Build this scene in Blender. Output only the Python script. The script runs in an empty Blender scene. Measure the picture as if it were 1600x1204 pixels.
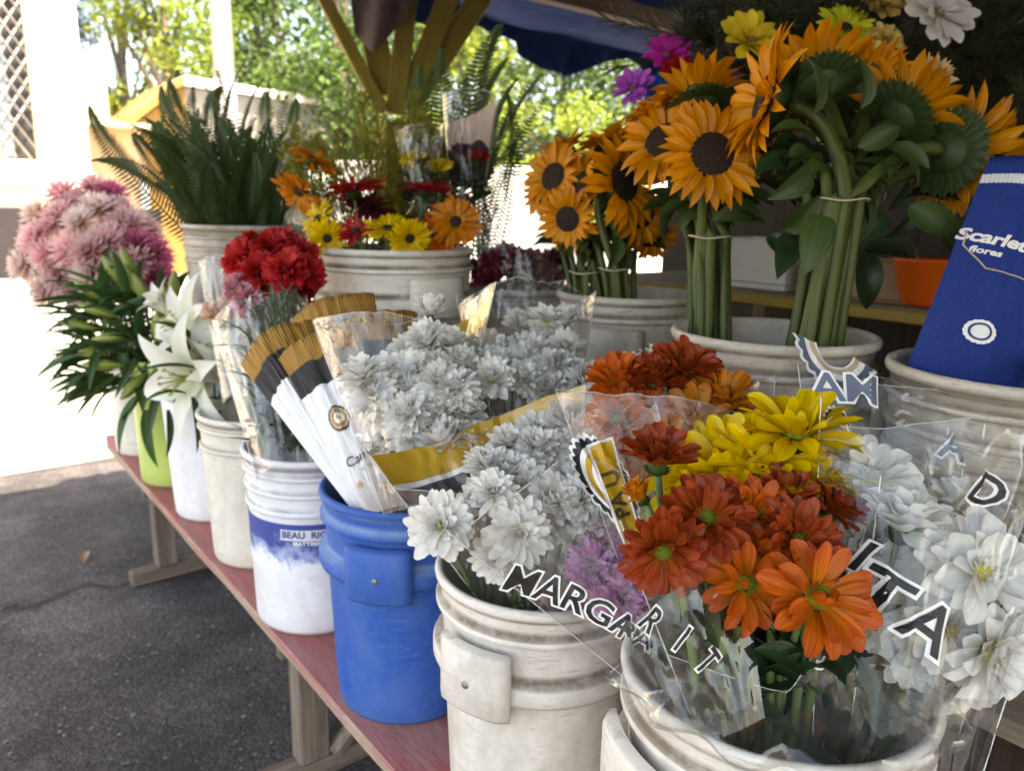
import bpy, math, random
from mathutils import Vector, Matrix, noise
PI = math.pi
RNG = random.Random(7)
sc = bpy.context.scene
COL = sc.collection

# ------------------------------------------------------------------ camera
CAM_H, YAW, PITCH, ROLL, FPX = 1.29, math.radians(38.4), math.radians(12.8), math.radians(1.2), 1200.0
FWD = Vector((math.sin(YAW) * math.cos(PITCH), math.cos(YAW) * math.cos(PITCH), -math.sin(PITCH)))
_r0 = Vector((math.cos(YAW), -math.sin(YAW), 0)); _u0 = _r0.cross(FWD)
RGT = _r0 * math.cos(ROLL) + _u0 * math.sin(ROLL)
UPV = -_r0 * math.sin(ROLL) + _u0 * math.cos(ROLL)
CAM = Vector((0, 0, CAM_H))
cd = bpy.data.cameras.new('camera'); cam = bpy.data.objects.new('camera', cd); COL.objects.link(cam)
m3 = Matrix((RGT, UPV, -FWD)).transposed()
cam.matrix_world = Matrix.Translation(CAM) @ m3.to_4x4()
cd.sensor_width = 36; cd.lens = 36 * FPX / 1600
cd.clip_start = 0.05; cd.clip_end = 2000
cd.dof.use_dof = True; cd.dof.focus_distance = 0.84; cd.dof.aperture_fstop = 5.8
sc.camera = cam

# ------------------------------------------------------------------ sky, sun, exposure
SUN_EL, SUN_AZ = math.radians(69), math.radians(190)      # azimuth of the sun measured from +Y towards +X
world = bpy.data.worlds.new('World'); sc.world = world; world.use_nodes = True
wn = world.node_tree.nodes; wl = world.node_tree.links
sky = wn.new('ShaderNodeTexSky'); sky.sky_type = 'NISHITA'; sky.sun_disc = False
sky.sun_elevation = SUN_EL; sky.sun_rotation = SUN_AZ
sky.air_density = 1.0; sky.dust_density = 2.5; sky.ozone_density = 0.7
wl.new(sky.outputs[0], wn['Background'].inputs[0]); wn['Background'].inputs[1].default_value = 0.13
sd = bpy.data.lights.new('sun', 'SUN'); sun = bpy.data.objects.new('sun', sd); COL.objects.link(sun)
sd.energy = 4.2; sd.angle = math.radians(0.53); sd.color = (1, .95, .87)
sdir = Vector((math.sin(SUN_AZ) * math.cos(SUN_EL), math.cos(SUN_AZ) * math.cos(SUN_EL), math.sin(SUN_EL)))
sun.rotation_euler = sdir.to_track_quat('Z', 'Y').to_euler(); sun.location = (0, 0, 8)
vs = sc.view_settings
vs.view_transform = 'Standard'; vs.look = 'None'; vs.exposure = 2.9; vs.gamma = 1; vs.use_curve_mapping = False
vs.use_white_balance = True; vs.white_balance_temperature = 8400
sc.render.engine = 'CYCLES'
sc.cycles.use_denoising = True
sc.cycles.max_bounces = 10; sc.cycles.diffuse_bounces = 3; sc.cycles.glossy_bounces = 4
sc.cycles.transmission_bounces = 4; sc.cycles.transparent_max_bounces = 28
sc.cycles.caustics_reflective = False; sc.cycles.caustics_refractive = False
sc.cycles.sample_clamp_indirect = 6

# ------------------------------------------------------------------ places (points of the survey, turned into metres)
def ray(x, y): return FWD + RGT * ((x - 800) / FPX) - UPV * ((y - 602) / FPX)
def at(x, y, d): return CAM + ray(x, y) * d
def aty(x, y, Y): r = ray(x, y); return CAM + r * (Y / r.y)
def atx(x, y, X): r = ray(x, y); return CAM + r * (X / r.x)
def atz(x, y, z): r = ray(x, y); return CAM + r * ((z - CAM_H) / r.z)
def nrm(toward=1, right=0, up=0): return (-FWD * toward + RGT * right + UPV * up).normalized()

# ------------------------------------------------------------------ materials
MATS = {}
def _new(name):
    m = bpy.data.materials.new(name); m.use_nodes = True
    nt = m.node_tree; nt.nodes.clear()
    out = nt.nodes.new('ShaderNodeOutputMaterial')
    return m, nt, out
def N(nt, t, **k):
    n = nt.nodes.new(t)
    for a, b in k.items():
        if a.startswith('i_'):
            key = a[2:]; n.inputs[int(key) if key.isdigit() else key].default_value = b
        else: setattr(n, a, b)
    return n
def L(nt, a, b): nt.links.new(a, b)
def rgba(c): return (c[0], c[1], c[2], 1)
def ramp(nt, stops):
    r = N(nt, 'ShaderNodeValToRGB'); e = r.color_ramp.elements
    while len(e) < len(stops): e.new(0.5)
    for el, (p, c) in zip(e, stops):
        el.position = p; el.color = rgba(c) if hasattr(c, '__len__') else (c, c, c, 1)
    return r
def surf(name, c1, c2=None, rough=.6, scale=8, detail=5, bump=.1, bscale=None, spec=.4, stretch=(1, 1, 1), dirt=None, dscale=3, dthr=(.5, .7), coord='Object', metal=0, bdist=.01):
    """plain procedural surface: two tones mixed by noise, optional dirt patches, fine relief"""
    if name in MATS: return MATS[name]
    m, nt, out = _new(name)
    p = N(nt, 'ShaderNodeBsdfPrincipled', i_Roughness=rough); p.inputs['Specular IOR Level'].default_value = spec
    p.inputs['Metallic'].default_value = metal
    tc = N(nt, 'ShaderNodeTexCoord'); mp = N(nt, 'ShaderNodeMapping'); mp.inputs['Scale'].default_value = stretch
    L(nt, tc.outputs[coord], mp.inputs[0])
    nz = N(nt, 'ShaderNodeTexNoise', i_Scale=scale, i_Detail=detail, i_Roughness=.6); L(nt, mp.outputs[0], nz.inputs['Vector'])
    c2 = c2 or tuple(x * .8 for x in c1)
    r = ramp(nt, [(.3, c2), (.7, c1)]); L(nt, nz.outputs[0], r.inputs[0]); col = r.outputs[0]
    if dirt:
        n2 = N(nt, 'ShaderNodeTexNoise', i_Scale=dscale, i_Detail=8, i_Roughness=.72); L(nt, mp.outputs[0], n2.inputs['Vector'])
        r2 = ramp(nt, [(dthr[0], 0.), (dthr[1], 1.)]); L(nt, n2.outputs[0], r2.inputs[0])
        mx = N(nt, 'ShaderNodeMix', data_type='RGBA'); L(nt, r2.outputs[0], mx.inputs[0]); L(nt, col, mx.inputs[6]); mx.inputs[7].default_value = rgba(dirt); col = mx.outputs[2]
    L(nt, col, p.inputs['Base Color'])
    if bump:
        n3 = N(nt, 'ShaderNodeTexNoise', i_Scale=bscale or scale * 6, i_Detail=4); L(nt, mp.outputs[0], n3.inputs['Vector'])
        b = N(nt, 'ShaderNodeBump', i_Strength=bump, i_Distance=bdist); L(nt, n3.outputs[0], b.inputs['Height']); L(nt, b.outputs[0], p.inputs['Normal'])
    L(nt, p.outputs[0], out.inputs[0]); MATS[name] = m; return m
def petal_mat(name, base, mid, tip, streak=.25, trans=.35, rough=.5, vary=.12, sheen=0):
    """petal or leaf: colour runs from base to tip along the blade (uv.y), fine veins along it, some light passes through"""
    if name in MATS: return MATS[name]
    m, nt, out = _new(name)
    uv = N(nt, 'ShaderNodeUVMap'); sp = N(nt, 'ShaderNodeSeparateXYZ'); L(nt, uv.outputs[0], sp.inputs[0])
    r = ramp(nt, [(0., base), (.42, mid), (1., tip)]); L(nt, sp.outputs[1], r.inputs[0])
    mp = N(nt, 'ShaderNodeMapping'); mp.inputs['Scale'].default_value = (14, 1.3, 1); L(nt, uv.outputs[0], mp.inputs[0])
    oi = N(nt, 'ShaderNodeObjectInfo')
    ad = N(nt, 'ShaderNodeVectorMath', operation='ADD'); L(nt, mp.outputs[0], ad.inputs[0])
    ml = N(nt, 'ShaderNodeMath', operation='MULTIPLY', i_1=37.); L(nt, oi.outputs['Random'], ml.inputs[0])
    L(nt, ml.outputs[0], ad.inputs[1])
    nz = N(nt, 'ShaderNodeTexNoise', i_Scale=1., i_Detail=4); L(nt, ad.outputs[0], nz.inputs['Vector'])
    mr = N(nt, 'ShaderNodeMapRange'); mr.inputs[3].default_value = 1 - streak * 1.6; mr.inputs[4].default_value = 1 + streak * .7
    mr.inputs[1].default_value = .3; mr.inputs[2].default_value = .7
    L(nt, nz.outputs[0], mr.inputs[0])
    hs = N(nt, 'ShaderNodeHueSaturation'); L(nt, r.outputs[0], hs.inputs['Color'])
    mv = N(nt, 'ShaderNodeMapRange'); mv.inputs[3].default_value = 1 - vary; mv.inputs[4].default_value = 1 + vary * .6; L(nt, oi.outputs['Random'], mv.inputs[0])
    mm = N(nt, 'ShaderNodeMath', operation='MULTIPLY'); L(nt, mv.outputs[0], mm.inputs[0]); L(nt, mr.outputs[0], mm.inputs[1])
    L(nt, mm.outputs[0], hs.inputs['Value'])
    mh = N(nt, 'ShaderNodeMapRange'); mh.inputs[3].default_value = .5 - vary * .09; mh.inputs[4].default_value = .5 + vary * .09
    L(nt, nz.outputs[0], mh.inputs[0]); L(nt, mh.outputs[0], hs.inputs['Hue'])
    p = N(nt, 'ShaderNodeBsdfPrincipled', i_Roughness=rough); p.inputs['Specular IOR Level'].default_value = .35
    if sheen: p.inputs['Sheen Weight'].default_value = sheen
    L(nt, hs.outputs[0], p.inputs['Base Color'])
    b = N(nt, 'ShaderNodeBump', i_Strength=.25, i_Distance=.0015); L(nt, nz.outputs[0], b.inputs['Height']); L(nt, b.outputs[0], p.inputs['Normal'])
    t = N(nt, 'ShaderNodeBsdfTranslucent'); L(nt, hs.outputs[0], t.inputs[0])
    mx = N(nt, 'ShaderNodeMixShader', i_0=trans); L(nt, p.outputs[0], mx.inputs[1]); L(nt, t.outputs[0], mx.inputs[2])
    L(nt, mx.outputs[0], out.inputs[0]); MATS[name] = m; return m
def film(name, tint=(.97, .97, .96), haze=.03, gloss=.09, rough=.1, wr=.35, scale=28):
    """clear cellophane: light passes, a facing-dependent sheen and a little milkiness stay"""
    if name in MATS: return MATS[name]
    m, nt, out = _new(name)
    tc = N(nt, 'ShaderNodeTexCoord')
    n1 = N(nt, 'ShaderNodeTexNoise', i_Scale=scale, i_Detail=3, i_Distortion=1.2); L(nt, tc.outputs['Object'], n1.inputs['Vector'])
    v = N(nt, 'ShaderNodeTexVoronoi', feature='DISTANCE_TO_EDGE', i_Scale=scale * .55); L(nt, tc.outputs['Object'], v.inputs['Vector'])
    vm = N(nt, 'ShaderNodeMath', operation='MINIMUM', i_1=.25); L(nt, v.outputs[0], vm.inputs[0])
    add = N(nt, 'ShaderNodeMath', operation='MULTIPLY_ADD', i_1=1.6); L(nt, vm.outputs[0], add.inputs[0]); L(nt, n1.outputs[0], add.inputs[2])
    b = N(nt, 'ShaderNodeBump', i_Strength=wr, i_Distance=.008); L(nt, add.outputs[0], b.inputs['Height'])
    g = N(nt, 'ShaderNodeBsdfGlossy', i_Roughness=rough); g.inputs[0].default_value = (1, 1, 1, 1); L(nt, b.outputs[0], g.inputs['Normal'])
    t = N(nt, 'ShaderNodeBsdfTransparent'); t.inputs[0].default_value = rgba(tint)
    d = N(nt, 'ShaderNodeBsdfDiffuse'); d.inputs[0].default_value = (.85, .85, .86, 1); L(nt, b.outputs[0], d.inputs['Normal'])
    tl = N(nt, 'ShaderNodeBsdfTranslucent'); tl.inputs[0].default_value = (.85, .85, .86, 1)
    dm = N(nt, 'ShaderNodeMixShader', i_0=.5); L(nt, d.outputs[0], dm.inputs[1]); L(nt, tl.outputs[0], dm.inputs[2])
    lw = N(nt, 'ShaderNodeLayerWeight', i_Blend=.35); L(nt, b.outputs[0], lw.inputs['Normal'])
    mr = N(nt, 'ShaderNodeMapRange'); mr.inputs[3].default_value = gloss; mr.inputs[4].default_value = .75; L(nt, lw.outputs['Facing'], mr.inputs[0])
    pw = N(nt, 'ShaderNodeMath', operation='POWER', i_1=1.6); L(nt, mr.outputs[0], pw.inputs[0])
    m1 = N(nt, 'ShaderNodeMixShader', i_0=haze); L(nt, t.outputs[0], m1.inputs[1]); L(nt, dm.outputs[0], m1.inputs[2])
    m2 = N(nt, 'ShaderNodeMixShader'); L(nt, pw.outputs[0], m2.inputs[0]); L(nt, m1.outputs[0], m2.inputs[1]); L(nt, g.outputs[0], m2.inputs[2])
    L(nt, m2.outputs[0], out.inputs[0]); MATS[name] = m; return m
def ink(name, c, rough=.5, alpha=1.0):
    if name in MATS: return MATS[name]
    m, nt, out = _new(name)
    p = N(nt, 'ShaderNodeBsdfPrincipled', i_Roughness=rough); p.inputs['Base Color'].default_value = rgba(c); p.inputs['Alpha'].default_value = alpha
    L(nt, p.outputs[0], out.inputs[0]); MATS[name] = m; return m
def plastic(name, c, grime=(.20, .17, .13), amount=.55, rough=.42, scale=9):
    """bucket plastic: base tone, streaky grime, dirt caught in the grooves under the rim, scuffs"""
    if name in MATS: return MATS[name]
    m, nt, out = _new(name)
    tc = N(nt, 'ShaderNodeTexCoord'); oi = N(nt, 'ShaderNodeObjectInfo')
    ad = N(nt, 'ShaderNodeVectorMath', operation='ADD'); L(nt, tc.outputs['Object'], ad.inputs[0])
    sc3 = N(nt, 'ShaderNodeMath', operation='MULTIPLY', i_1=11.); L(nt, oi.outputs['Random'], sc3.inputs[0]); L(nt, sc3.outputs[0], ad.inputs[1])
    def nz(scale, stretch, det=7):
        mp = N(nt, 'ShaderNodeMapping'); mp.inputs['Scale'].default_value = stretch; L(nt, ad.outputs[0], mp.inputs[0])
        n = N(nt, 'ShaderNodeTexNoise', i_Scale=scale, i_Detail=det, i_Roughness=.7); L(nt, mp.outputs[0], n.inputs['Vector']); return n.outputs[0]
    a = ramp(nt, [(.42, 0.), (.72, amount)]); L(nt, nz(scale, (1, 1, .6)), a.inputs[0])
    s = ramp(nt, [(.52, 0.), (.64, amount * .7)]); L(nt, nz(26, (1, 1, 7), 4), s.inputs[0])        # horizontal scuffs
    uv = N(nt, 'ShaderNodeUVMap'); sp = N(nt, 'ShaderNodeSeparateXYZ'); L(nt, uv.outputs[0], sp.inputs[0])   # uv.y marks grooves where dirt collects
    gn = N(nt, 'ShaderNodeMath', operation='MULTIPLY'); L(nt, sp.outputs[1], gn.inputs[0])
    g2 = ramp(nt, [(.25, .25), (.55, 1.)]); L(nt, nz(14, (1, 1, 1)), g2.inputs[0]); L(nt, g2.outputs[0], gn.inputs[1])
    mx1 = N(nt, 'ShaderNodeMath', operation='MAXIMUM'); L(nt, a.outputs[0], mx1.inputs[0]); L(nt, s.outputs[0], mx1.inputs[1])
    mx2 = N(nt, 'ShaderNodeMath', operation='MAXIMUM'); L(nt, mx1.outputs[0], mx2.inputs[0]); L(nt, gn.outputs[0], mx2.inputs[1])
    mix = N(nt, 'ShaderNodeMix', data_type='RGBA'); L(nt, mx2.outputs[0], mix.inputs[0]); mix.inputs[6].default_value = rgba(c); mix.inputs[7].default_value = rgba(grime)
    p = N(nt, 'ShaderNodeBsdfPrincipled', i_Roughness=rough); p.inputs['Specular IOR Level'].default_value = .4; L(nt, mix.outputs[2], p.inputs['Base Color'])
    rr = N(nt, 'ShaderNodeMapRange'); rr.inputs[3].default_value = rough; rr.inputs[4].default_value = .8; L(nt, mx2.outputs[0], rr.inputs[0]); L(nt, rr.outputs[0], p.inputs['Roughness'])
    b = N(nt, 'ShaderNodeBump', i_Strength=.12, i_Distance=.003); L(nt, nz(30, (1, 1, 3)), b.inputs['Height']); L(nt, b.outputs[0], p.inputs['Normal'])
    L(nt, p.outputs[0], out.inputs[0]); MATS[name] = m; return m
def wood(name, c1, c2, axis='x', paint=None, rough=.75):
    st = {'x': (1.5, 22, 22), 'y': (22, 1.5, 22), 'z': (22, 22, 1.5)}[axis]
    return surf(name, c1, c2, rough=rough, scale=3, detail=8, bump=.5, bscale=5, stretch=st, dirt=paint, dscale=.7, dthr=(.48, .66), spec=.2, bdist=.004)

# ------------------------------------------------------------------ mesh helpers
class MB:
    def __init__(s): s.v = []; s.f = []; s.uv = []; s.mi = []
    def add(s, geo, M=None, mat=0):
        v, f, uv = geo; o = len(s.v)
        s.v += [M @ Vector(p) for p in v] if M is not None else [Vector(p) for p in v]
        s.f += [tuple(i + o for i in q) for q in f]; s.uv += uv if uv else [(0, 0)] * len(v); s.mi += [mat] * len(f)
        return s
    def mesh(s, name, mats, smooth=True):
        me = bpy.data.meshes.new(name); me.from_pydata([tuple(p) for p in s.v], [], s.f)
        ul = me.uv_layers.new(name='uv'); idx = [0] * len(me.loops); me.loops.foreach_get('vertex_index', idx)
        flat = []
        for i in idx: flat += s.uv[i]
        ul.data.foreach_set('uv', flat)
        for m in (mats if isinstance(mats, (list, tuple)) else [mats]): me.materials.append(m)
        me.polygons.foreach_set('material_index', s.mi)
        me.polygons.foreach_set('use_smooth', [smooth] * len(me.polygons)); me.update(); return me
def obj(name, me, parent=None, M=None):
    o = bpy.data.objects.new(name, me); COL.objects.link(o)
    if parent is not None: o.parent = parent
    if M is not None: o.matrix_local = M
    return o
def tag(o, label, cat, group=None, kind=None):
    if label: o['label'] = label
    if cat: o['category'] = cat
    if group: o['group'] = group
    if kind: o['kind'] = kind
    return o
def thing(name, label, cat, loc=(0, 0, 0), rz=0, group=None):
    o = bpy.data.objects.new(name, None); COL.objects.link(o); o.empty_display_size = .05
    o.location = loc; o.rotation_euler = (0, 0, rz); return tag(o, label, cat, group)
def grid(fn, nu, nv, closed=False):
    v, f, uv = [], [], []
    for j in range(nv + 1):
        for i in range(nu + (0 if closed else 1)):
            v.append(fn(i / nu, j / nv)); uv.append((i / nu, j / nv))
    w = nu if closed else nu + 1
    for j in range(nv):
        for i in range(nu):
            a = j * w + i; b = j * w + (i + 1) % w
            f.append((a, b, b + w, a + w))
    return v, f, uv
def box(x0, x1, y0, y1, z0, z1, b=0.0):
    if b <= 0:
        v = [(x, y, z) for z in (z0, z1) for y in (y0, y1) for x in (x0, x1)]
        return v, [(0, 2, 3, 1), (4, 5, 7, 6), (0, 1, 5, 4), (2, 6, 7, 3), (0, 4, 6, 2), (1, 3, 7, 5)], None
    cx, cy, cz = (x0 + x1) / 2, (y0 + y1) / 2, (z0 + z1) / 2; hx, hy, hz = (x1 - x0) / 2, (y1 - y0) / 2, (z1 - z0) / 2
    b = min(b, hx * .9, hy * .9, hz * .9); v, ix = [], {}
    for sx in (-1, 1):
        for sy in (-1, 1):
            for sz in (-1, 1):
                for k in range(3):
                    d = [hx - b, hy - b, hz - b]; d[k] += b
                    ix[sx, sy, sz, k] = len(v); v.append((cx + sx * d[0], cy + sy * d[1], cz + sz * d[2]))
    f = []
    S = (-1, 1)
    for k in range(3):
        a, c = (k + 1) % 3, (k + 2) % 3
        for s in S:
            q = []
            for sa, scc in ((-1, -1), (1, -1), (1, 1), (-1, 1)):
                t = [0, 0, 0]; t[k] = s; t[a] = sa; t[c] = scc; q.append(ix[t[0], t[1], t[2], k])
            f.append(tuple(q if s > 0 else q[::-1]))
        for sa in S:
            for scc in S:
                t0 = [0, 0, 0]; t1 = [0, 0, 0]; t0[k] = -1; t1[k] = 1
                for t in (t0, t1): t[a] = sa; t[c] = scc
                f.append((ix[t0[0], t0[1], t0[2], a], ix[t1[0], t1[1], t1[2], a], ix[t1[0], t1[1], t1[2], c], ix[t0[0], t0[1], t0[2], c]))
    for sx in S:
        for sy in S:
            for sz in S: f.append((ix[sx, sy, sz, 0], ix[sx, sy, sz, 1], ix[sx, sy, sz, 2]))
    return v, f, None
def lathe(prof, n=48, groove=None):
    """prof: (r, z) or (r, z, dirt)"""
    v, f, uv = [], [], []
    for j, p in enumerate(prof):
        for i in range(n):
            a = 2 * PI * i / n; v.append((p[0] * math.cos(a), p[0] * math.sin(a), p[1])); uv.append((i / n, p[2] if len(p) > 2 else 0))
    for j in range(len(prof) - 1):
        for i in range(n):
            k = (i + 1) % n; f.append((j * n + i, j * n + k, (j + 1) * n + k, (j + 1) * n + i))
    return v, f, uv
def tube(path, rad, n=6, cap=True):
    P = [Vector(p) for p in path]; m = len(P)
    R = rad if hasattr(rad, '__len__') else [rad] * m
    v, f, uv = [], [], []; ref = Vector((.3, .2, .93))
    for j in range(m):
        t = (P[min(j + 1, m - 1)] - P[max(j - 1, 0)]).normalized()
        a = t.cross(ref if abs(t.dot(ref)) < .95 else Vector((1, 0, 0))).normalized(); b = t.cross(a)
        for i in range(n):
            an = 2 * PI * i / n; v.append(P[j] + (a * math.cos(an) + b * math.sin(an)) * R[j]); uv.append((i / n, j / max(1, m - 1)))
    for j in range(m - 1):
        for i in range(n):
            k = (i + 1) % n; f.append((j * n + i, j * n + k, (j + 1) * n + k, (j + 1) * n + i))
    if cap: f += [tuple(range(n))[::-1], tuple(range((m - 1) * n, m * n))]
    return v, f, uv
def bez(a, b, c, n=8):
    a, b, c = Vector(a), Vector(b), Vector(c)
    return [a * (1 - t) ** 2 + b * 2 * t * (1 - t) + c * t * t for t in [i / n for i in range(n + 1)]]
def wprof(shape, v):
    if shape == 'round': return min(1, (.35 + 1.0 * v ** .8)) * (1 if v < .68 else math.sqrt(max(0, 1 - ((v - .68) / .36) ** 2)))
    if shape == 'point': return max(.02, (.45 + .55 * math.sin(min(1, v / .45) * PI / 2)) * (1 - max(0, (v - .45) / .55) ** 1.7))
    if shape == 'lance': return max(.015, math.sin(PI * min(1, .08 + v * .92)) ** .8 * (1.15 - .55 * v))
    if shape == 'strap': return (.55 + .45 * min(1, v * 2)) * (1 if v < .86 else math.sqrt(max(.03, 1 - ((v - .86) / .14) ** 2)))
    if shape == 'fan': return .18 + .82 * v ** .8
    if shape == 'ovate': return max(.02, math.sin(PI * min(1, v ** .75)) ** .85)
    return 1
def petal(Ln, W, shape='round', a0=.3, a1=0., cup=.2, nv=6, nu=3, twist=0, rnd=None, ruff=0, side=0):
    """blade from the origin along +X; a0/a1 = rise angle at base and tip, cup = trough depth over half width"""
    v, f, uv = [], [], []
    x = z = 0.; xs = []
    for j in range(nv + 1):
        t = j / nv; xs.append((x, z, a0 + (a1 - a0) * t)); an = a0 + (a1 - a0) * (t + .5 / nv)
        x += math.cos(an) * Ln / nv; z += math.sin(an) * Ln / nv
    for j in range(nv + 1):
        t = j / nv; px, pz, an = xs[j]; w = W * .5 * wprof(shape, t); tipb = .55 * w if (shape == 'round' and j == nv) else 0
        for i in range(nu + 1):
            s = 2 * i / nu - 1; yy = s * w; h = cup * w * s * s + twist * t * s * w
            if ruff and rnd: h += ruff * t * rnd.uniform(-1, 1); 
            ex = ruff * t * rnd.uniform(-1, 1) if (ruff and rnd and j == nv) else 0
            ex -= tipb * s * s
            v.append((px - math.sin(an) * h + ex * math.cos(an), yy + side * t * t, pz + math.cos(an) * h + ex * math.sin(an))); uv.append((i / nu, t))
    for j in range(nv):
        for i in range(nu):
            a = j * (nu + 1) + i; f.append((a, a + 1, a + nu + 2, a + nu + 1))
    return v, f, uv
def dome(r, h, n=14, m=5, z0=0):
    return lathe([(r * math.cos(t * PI / 2 / m) if t < m else r * .02, z0 + h * math.sin(t * PI / 2 / m), 0) for t in range(m + 1)], n)
def Rz(a): return Matrix.Rotation(a, 4, 'Z')
def Ry(a): return Matrix.Rotation(a, 4, 'Y')
def Tr(p): return Matrix.Translation(Vector(p))
def aim(p, n, roll=0, s=1.0):
    """matrix that puts a head modelled round +Z at p facing n"""
    return Matrix.Translation(Vector(p)) @ Vector(n).normalized().to_track_quat('Z', 'Y').to_matrix().to_4x4() @ Rz(roll) @ Matrix.Scale(s, 4)
def rel(root, M): return Matrix.Translation(-root.location) @ M if root.rotation_euler.z == 0 else (Matrix.Translation(root.location) @ Rz(root.rotation_euler.z)).inverted() @ M
# ================================================================== SETTING
# ---- ground
def asphalt():
    m, nt, out = _new('asphalt'); tc = N(nt, 'ShaderNodeTexCoord')
    p = N(nt, 'ShaderNodeBsdfPrincipled', i_Roughness=.85); p.inputs['Specular IOR Level'].default_value = .25
    def nz(s, d=5, r=.6):
        n = N(nt, 'ShaderNodeTexNoise', i_Scale=s, i_Detail=d, i_Roughness=r); L(nt, tc.outputs['Object'], n.inputs['Vector']); return n.outputs[0]
    v = N(nt, 'ShaderNodeTexVoronoi', i_Scale=125, i_Randomness=1); L(nt, tc.outputs['Object'], v.inputs['Vector'])
    v2 = N(nt, 'ShaderNodeTexVoronoi', i_Scale=34); L(nt, tc.outputs['Object'], v2.inputs['Vector'])
    r = ramp(nt, [(.34, (.016, .0145, .016)), (.48, (.055, .050, .053)), (.66, (.125, .115, .117))]); L(nt, nz(1.1, 10, .7), r.inputs[0])
    st = ramp(nt, [(.0, (.45, .43, .44)), (.5, (1, 1, 1)), (1, (2.1, 2.0, 2.0))]); L(nt, v.outputs['Color'], st.inputs[0])
    mu = N(nt, 'ShaderNodeMix', data_type='RGBA', blend_type='MULTIPLY', i_0=.75); L(nt, r.outputs[0], mu.inputs[6]); L(nt, st.outputs[0], mu.inputs[7])
    # dusty pale flecks
    fl = ramp(nt, [(.62, 0.), (.75, .5)]); L(nt, nz(9, 9, .75), fl.inputs[0])
    mf = N(nt, 'ShaderNodeMix', data_type='RGBA'); L(nt, fl.outputs[0], mf.inputs[0]); L(nt, mu.outputs[2], mf.inputs[6]); mf.inputs[7].default_value = (.17, .155, .15, 1)
    # cracks
    wv = N(nt, 'ShaderNodeTexVoronoi', feature='DISTANCE_TO_EDGE', i_Scale=.8)
    nv = N(nt, 'ShaderNodeTexNoise', i_Scale=3., i_Detail=6); L(nt, tc.outputs['Object'], nv.inputs['Vector'])
    mxv = N(nt, 'ShaderNodeMix', data_type='RGBA', i_0=.25); L(nt, tc.outputs['Object'], mxv.inputs[6]); L(nt, nv.outputs['Color'], mxv.inputs[7]); L(nt, mxv.outputs[2], wv.inputs['Vector'])
    cr = ramp(nt, [(.0, .25), (.012, 1.)]); L(nt, wv.outputs[0], cr.inputs[0])
    mc = N(nt, 'ShaderNodeMix', data_type='RGBA', blend_type='MULTIPLY', i_0=1.); L(nt, mf.outputs[2], mc.inputs[6]); L(nt, cr.outputs[0], mc.inputs[7])
    L(nt, mc.outputs[2], p.inputs['Base Color'])
    h = N(nt, 'ShaderNodeMath', operation='MULTIPLY_ADD', i_1=-.7); L(nt, v.outputs[0], h.inputs[0]); L(nt, nz(60, 10, .75), h.inputs[2])
    h2 = N(nt, 'ShaderNodeMath', operation='MULTIPLY_ADD', i_1=.8); L(nt, cr.outputs[0], h2.inputs[0]); L(nt, h.outputs[0], h2.inputs[2])
    b = N(nt, 'ShaderNodeBump', i_Strength=.9, i_Distance=.013); L(nt, h2.outputs[0], b.inputs['Height']); L(nt, b.outputs[0], p.inputs['Normal'])
    L(nt, p.outputs[0], out.inputs[0]); return m
def flat(name, pts, z, mat, kind='structure'):
    b = MB(); b.add(([(x, y, z) for x, y in pts], [tuple(range(len(pts)))], None)); o = obj(name, b.mesh(name, mat, False)); o['kind'] = kind; return o
flat('ground', [(-250, -250), (250, -250), (250, 250), (-250, 250)], 0, asphalt())
road_m = surf('street_concrete', (.36, .33, .31), (.27, .25, .24), rough=.85, scale=2, bump=.3, bscale=60, dirt=(.2, .185, .18), dscale=.6, dthr=(.5, .75))
flat('street', [(-60, 3.95), (1.25, 4.25), (60, 18.5), (60, 30), (-60, 13.9)], .004, road_m)
white_paint = surf('road_paint', (.72, .71, .68), (.55, .54, .52), rough=.7, scale=14, bump=.1)
mk = flat('road_marking', [(-9, 7.9), (2.2, 8.15), (2.2, 8.3), (-9, 8.05)], .008, white_paint)
pav_m = surf('pavement_concrete', (.40, .37, .34), (.30, .28, .26), rough=.9, scale=3, bump=.3, bscale=50)
b = MB(); b.add(box(-20, 8, 13.0, 13.98, .0, .13, .02)); pv = obj('pavement', b.mesh('pavement', pav_m)); pv['kind'] = 'structure'

# ---- building at the far side of the street, with a grilled window
cream = surf('cream_plaster', (.78, .70, .46), (.72, .63, .40), rough=.9, scale=4, bump=.15)
peach = surf('peach_plaster', (.80, .52, .30), (.74, .46, .26), rough=.9, scale=4, bump=.15)
palew = surf('pale_blue_white_plaster', (.74, .78, .80), (.68, .71, .73), rough=.9, scale=3, bump=.15)
plinth_m = surf('dark_plinth_paint', (.022, .015, .018), (.016, .011, .013), rough=.75, scale=5, bump=.2)
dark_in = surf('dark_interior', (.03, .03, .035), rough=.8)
glass_m = ink('window_glass', (.16, .19, .23), .08)
white_trim = surf('white_trim', (.80, .79, .76), (.74, .72, .69), rough=.8, scale=5)
YB = 14.0
bl = thing('building', 'cream and peach plastered building with a dark plinth and grilled window', 'building', (1.5, YB, 0))
def bpart(name, parent, x0, x1, y0, y1, z0, z1, mat, bev=0.0, root=bl):
    bb = MB(); r = root.location; bb.add(box(x0 - r.x, x1 - r.x, y0 - r.y, y1 - r.y, z0 - r.z, z1 - r.z, bev)); return obj(name, bb.mesh(name, mat, False), parent)
bx = lambda px, py: aty(px, py, YB)
zs = bx(20, 250).z; zsb = bx(20, 289).z; zp = bx(60, 325).z
wx1 = bx(47, 120).x
bpart('wall', bl, -9, wx1 - 1.9, YB, YB + 6, zp, 6.5, cream)
bpart('wall', bl, wx1 - 1.9, wx1, YB, YB + 6, zp, zs, cream)
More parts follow.
